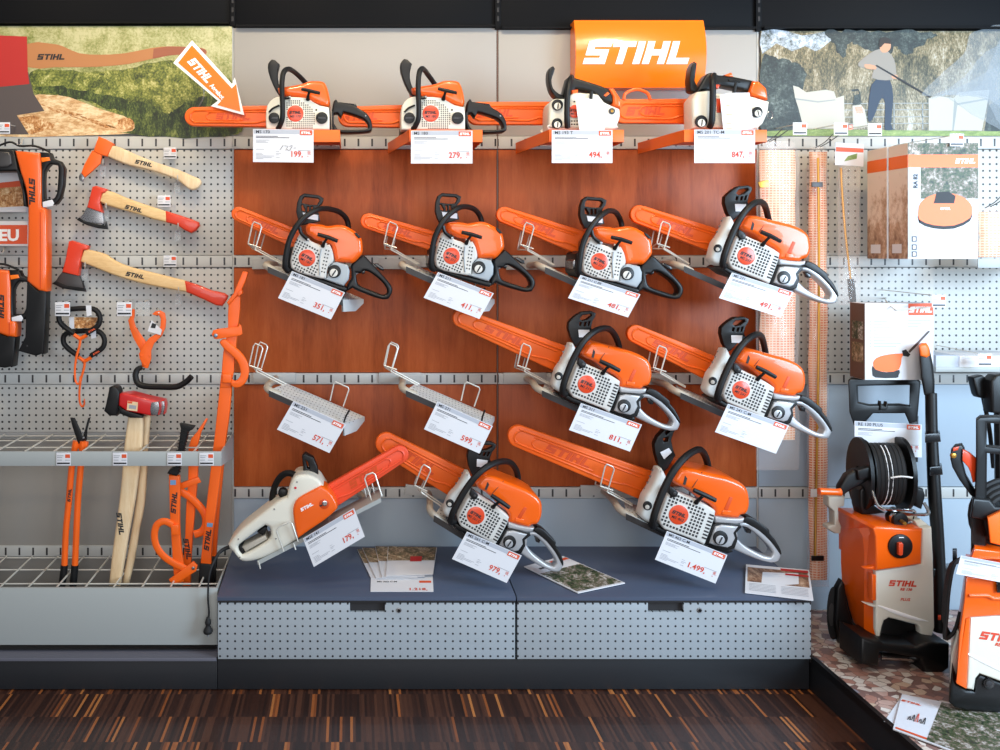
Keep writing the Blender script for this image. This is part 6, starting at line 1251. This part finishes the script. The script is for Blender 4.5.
    for a in ((470,(930,942)),(572,(930,950)),(437,(925,940))): m.plate([(a[1][0],a[0]-3),(a[1][1],a[0]-4),(a[1][1]+1,a[0]+5),(a[1][0],a[0]+6)],-.36,.05,'black_gloss',bev=.003)
    m.build('lance_clip',ln,org)
    m=MB(); m.plate([(938,616),(941,616),(941,620),(938,620)],-.40,.01,'red_orange',bev=.001); m.build('red_mark',ln,org)
    MB.sk=0
    return t
washer()
C((854.6,421),(921.8,424.5),(854.6,454),'RE 130 PLUS','53','white price card standing on the washer handle behind the hose reel',y=-.245,group=None)
def washer2():
    g=ZF(940,540,4.1667); k=ZF(920,350,3.571); org=on_plat(985,718); t=thing('pressure_washer',org,'second pressure washer at the right edge, nearer and cut off by the picture','pressure washer')
    yf=-.80; MB.sk=.68
    m=MB(); m.plate(zz(g,(125,322),(250,315),(420,318),(420,640),(300,610),(165,560),(148,580),(140,628),(108,622)),yf,.25,'housing_cream',bev=.008); fc_=m.build('front_cover',t,org)
    m=MB(); m.logo(W(*g((248,407)),yf-.001),*dirs(8),g.r(34,yf),'ink_red',sx=1.08); m.build('logo',fc_,org)
    m=MB(); u,v=dirs(8); m.text('RE 130',W(*g((228,440)),yf-.001),u,v,g.r(14,yf),'ink_red',.04,.25,1.15); m.build('model_lettering',fc_,org)
    m=MB(); m.ptube([g((108,470))+(yf-.001,),g((170,500))+(yf-.001,),g((260,545))+(yf-.001,)],[.002,.006,.005],'white_print',flat=.3); m.build('raised_rib',fc_,org)
    m=MB(); m.plate(zz(g,(108,150),(420,178),(420,318),(250,316),(125,324),(108,330),(70,590),(78,400),(100,250)),yf-.005,.2,'orange',bev=.006); m.plate(zz(g,(122,228),(205,228),(225,240),(420,245),(420,258),(222,252),(200,240),(122,240)),yf-.012,.02,'orange',bev=.003); uc=m.build('upper_cover',t,org)
    m=MB(); m.plate(zz(g,(66,592),(108,330),(126,322),(110,622),(70,600)),yf-.004,.05,'orange',bev=.003); m.build('side_cover',t,org)
    m=MB(); m.plate(zz(g,(235,175),(290,178),(290,222),(238,220)),yf-.014,.02,'black_gloss',bev=.002); m.build('switch',uc,org)
    m=MB(); m.plate(zz(g,(70,385),(95,380),(72,590),(40,600),(45,480)),yf+.05,.1,'housing_cream',bev=.01); m.build('side_bulge',t,org)
    m=MB(); m.plate(zz(g,(50,535),(70,600),(110,628),(140,632),(150,580),(165,560),(300,612),(440,640),(440,728),(250,728),(110,715),(60,700),(36,680)),yf+.01,.3,'black',bev=.01); bs=m.build('base',t,org); m=MB(); m.disc(W(*g((205,600)),yf+.004),.016,'black_gloss',.01); m.disc(W(*g((205,600)),yf-.0),.009,'vent_dark',.01,n=12); m.build('hose_outlet',bs,org)
    m=MB(); m.plate(zz(k,(200,250),(215,238),(290,238),(290,265),(240,262),(238,345),(290,350),(290,375),(240,370),(238,540),(238,745),(182,748),(182,600),(195,540),(200,400)),-.62,.04,'black',bev=.007); m.build('push_handle',t,org)
    m=MB(); m.plate(zz(k,(190,530),(250,535),(270,560),(290,560),(290,600),(230,610),(180,600)),-.64,.06,'black',bev=.008); m.build('reel_hub',t,org)
    for i in range(4):
        m=MB(); n=24; cx,cy=(300+4*i),(590+5*i); r=118-i*13; m.tube([W(*k((cx+r*math.cos(2*PI*j/n),cy+r*1.05*math.sin(2*PI*j/n))),-.58-.012*i) for j in range(n)],.0095,'rubber',closed=True,n=8,sm=0); m.build('hose_coil',t,org)
    m=MB(); m.plate(zz(k,(240,600),(290,575),(290,700),(250,690)),-.66,.04,'orange_tray',bev=.006); m.build('reel_cover',t,org)
    m=MB(); m.plate(zz(k,(195,710),(300,722),(300,750),(180,748)),-.66,.1,'orange',bev=.004); m.build('top_cover',t,org)
    # spray gun hung at its left
    m=MB(); m.plate(zz(k,(110,360),(125,342),(150,338),(160,355),(152,400),(165,450),(200,510),(205,540),(180,520),(140,465),(115,420),(108,390)),-.60,.035,'black',bev=.007); gn=m.build('spray_gun',t,org); m=MB(); m.plate(zz(k,(152,355),(180,370),(205,392),(205,470),(188,475),(180,440),(172,420),(150,395)),-.605,.02,'red_orange',bev=.004); m.build('gun_trigger',gn,org); m=MB(); m.disc(W(*k((122,378)),-.607),.008,'brass',.01,n=12); m.plate(zz(k,(118,350),(140,345),(135,358),(118,362)),-.607,.01,'red_orange',bev=.002); m.build('gun_fitting',gn,org)
    # cable bundle hung on the left side
    for i in range(6):
        o_=i*5; m=MB(); m.ptube([(*g((100-o_*.4,72+o_)),-.74+.008*i),(*g((60-o_*.5,100)),-.74+.008*i),(*g((38-o_*.6,200)),-.74+.008*i),(*g((28-o_*.5,320)),-.74+.008*i),(*g((20+o_*.7,410-o_)),-.74+.008*i),(*g((60,380)),-.73+.008*i),(*g((84,300)),-.73+.008*i)],.0052,'rubber',n=8); m.build('power_cable',t,org)
    m=MB(); m.plate(zz(g,(52,42),(70,42),(72,95),(52,95)),-.72,.02,'black',bev=.003); m.build('cable_hook',t,org)
washer2(); MB.sk=0
C((961,555.5),(1050,572),(956,574),'','','white card lying on top of the second pressure washer at the right edge',y=-.83,group=None)
# plug / grip standing behind at the right edge
k=ZF(920,350,3.571); org=W(*k((225,160)),-.3); t=thing('extension_lance',org,'black lance with ribbed end leaning behind the second pressure washer','lance'); m=MB(); m.plate(zz(k,(190,98),(225,90),(235,98),(242,150),(243,165),(232,175),(212,170),(205,160)),-.32,.035,'black',bev=.006); m.build('ribbed_end',t,org)
m=MB(); m.ptube([(*k((226,172)),-.30),(*k((236,220)),-.30),(*k((250,300)),-.30),(*k((262,420)),-.28)],.007,'black'); m.build('tube',t,org)
org=W(995,430,-.35); t=thing('spray_lance',org,'thick black lance upright at the right picture edge','lance'); m=MB(); m.plate(zz(k,(256,110),(275,90),(310,85),(310,230),(258,225)),-.36,.05,'black',bev=.008); m.build('grip',t,org); m=MB(); m.ptube([(1000,410,-.34),(1001,520,-.34),(1002,600,-.34)],.018,'black'); m.build('tube',t,org)
# ================================================================ camera, light
cam=D.cameras.new('camera'); co=D.objects.new('camera',cam); COL.objects.link(co); bpy.context.scene.camera=co
cam.sensor_width=36; cam.lens=36*FPX/1000; co.location=(0,-DIST,EYE); co.rotation_euler=(PI/2,0,0); cam.shift_x=(500-VX)/1000; cam.shift_y=-(375-VY)/1000
def area(name,loc,tgt,size,e,col,sy=None):
    l=D.lights.new(name,'AREA'); l.energy=e; l.color=col; l.size=size
    if sy: l.shape='RECTANGLE'; l.size_y=sy
    o=D.objects.new(name,l); COL.objects.link(o); o.location=loc; d=Vector(tgt)-Vector(loc); o.rotation_euler=d.to_track_quat('-Z','Y').to_euler(); return o
def spot(name,loc,tgt,e,col,ang=70,blend=.8,r=.06):
    l=D.lights.new(name,'SPOT'); l.energy=e; l.color=col; l.spot_size=math.radians(ang); l.spot_blend=blend; l.shadow_soft_size=r
    o=D.objects.new(name,l); COL.objects.link(o); o.location=loc; d=Vector(tgt)-Vector(loc); o.rotation_euler=d.to_track_quat('-Z','Y').to_euler()
warm=(1,.80,.50)
for x in (-1.15,-.35,.45,1.25,2.1): spot('ceiling_spot',(x,-.95,2.85),(x,-.22,2.0),31,warm,82,.9,.07)
area('ceiling_light',(0.3,-2.0,3.2),(0.3,-.1,1.0),2.4,22,(1,.95,.88),.8)
area('shop_window',(3.4,-2.5,1.7),(1.6,0,.85),1.6,150,(.60,.80,1.0),1.6)
area('shop_front',(.2,-5.2,1.8),(.4,0,.8),3.5,80,(.98,.97,.98),1.8)
w=D.worlds.new('room_light'); bpy.context.scene.world=w; w.use_nodes=True; bg=w.node_tree.nodes['Background']; bg.inputs[0].default_value=(.86,.91,1,1); bg.inputs[1].default_value=.30
vs=bpy.context.scene.view_settings; vs.view_transform='Standard'; vs.look='None'; vs.gamma=1; vs.use_curve_mapping=False; vs.exposure=0.12
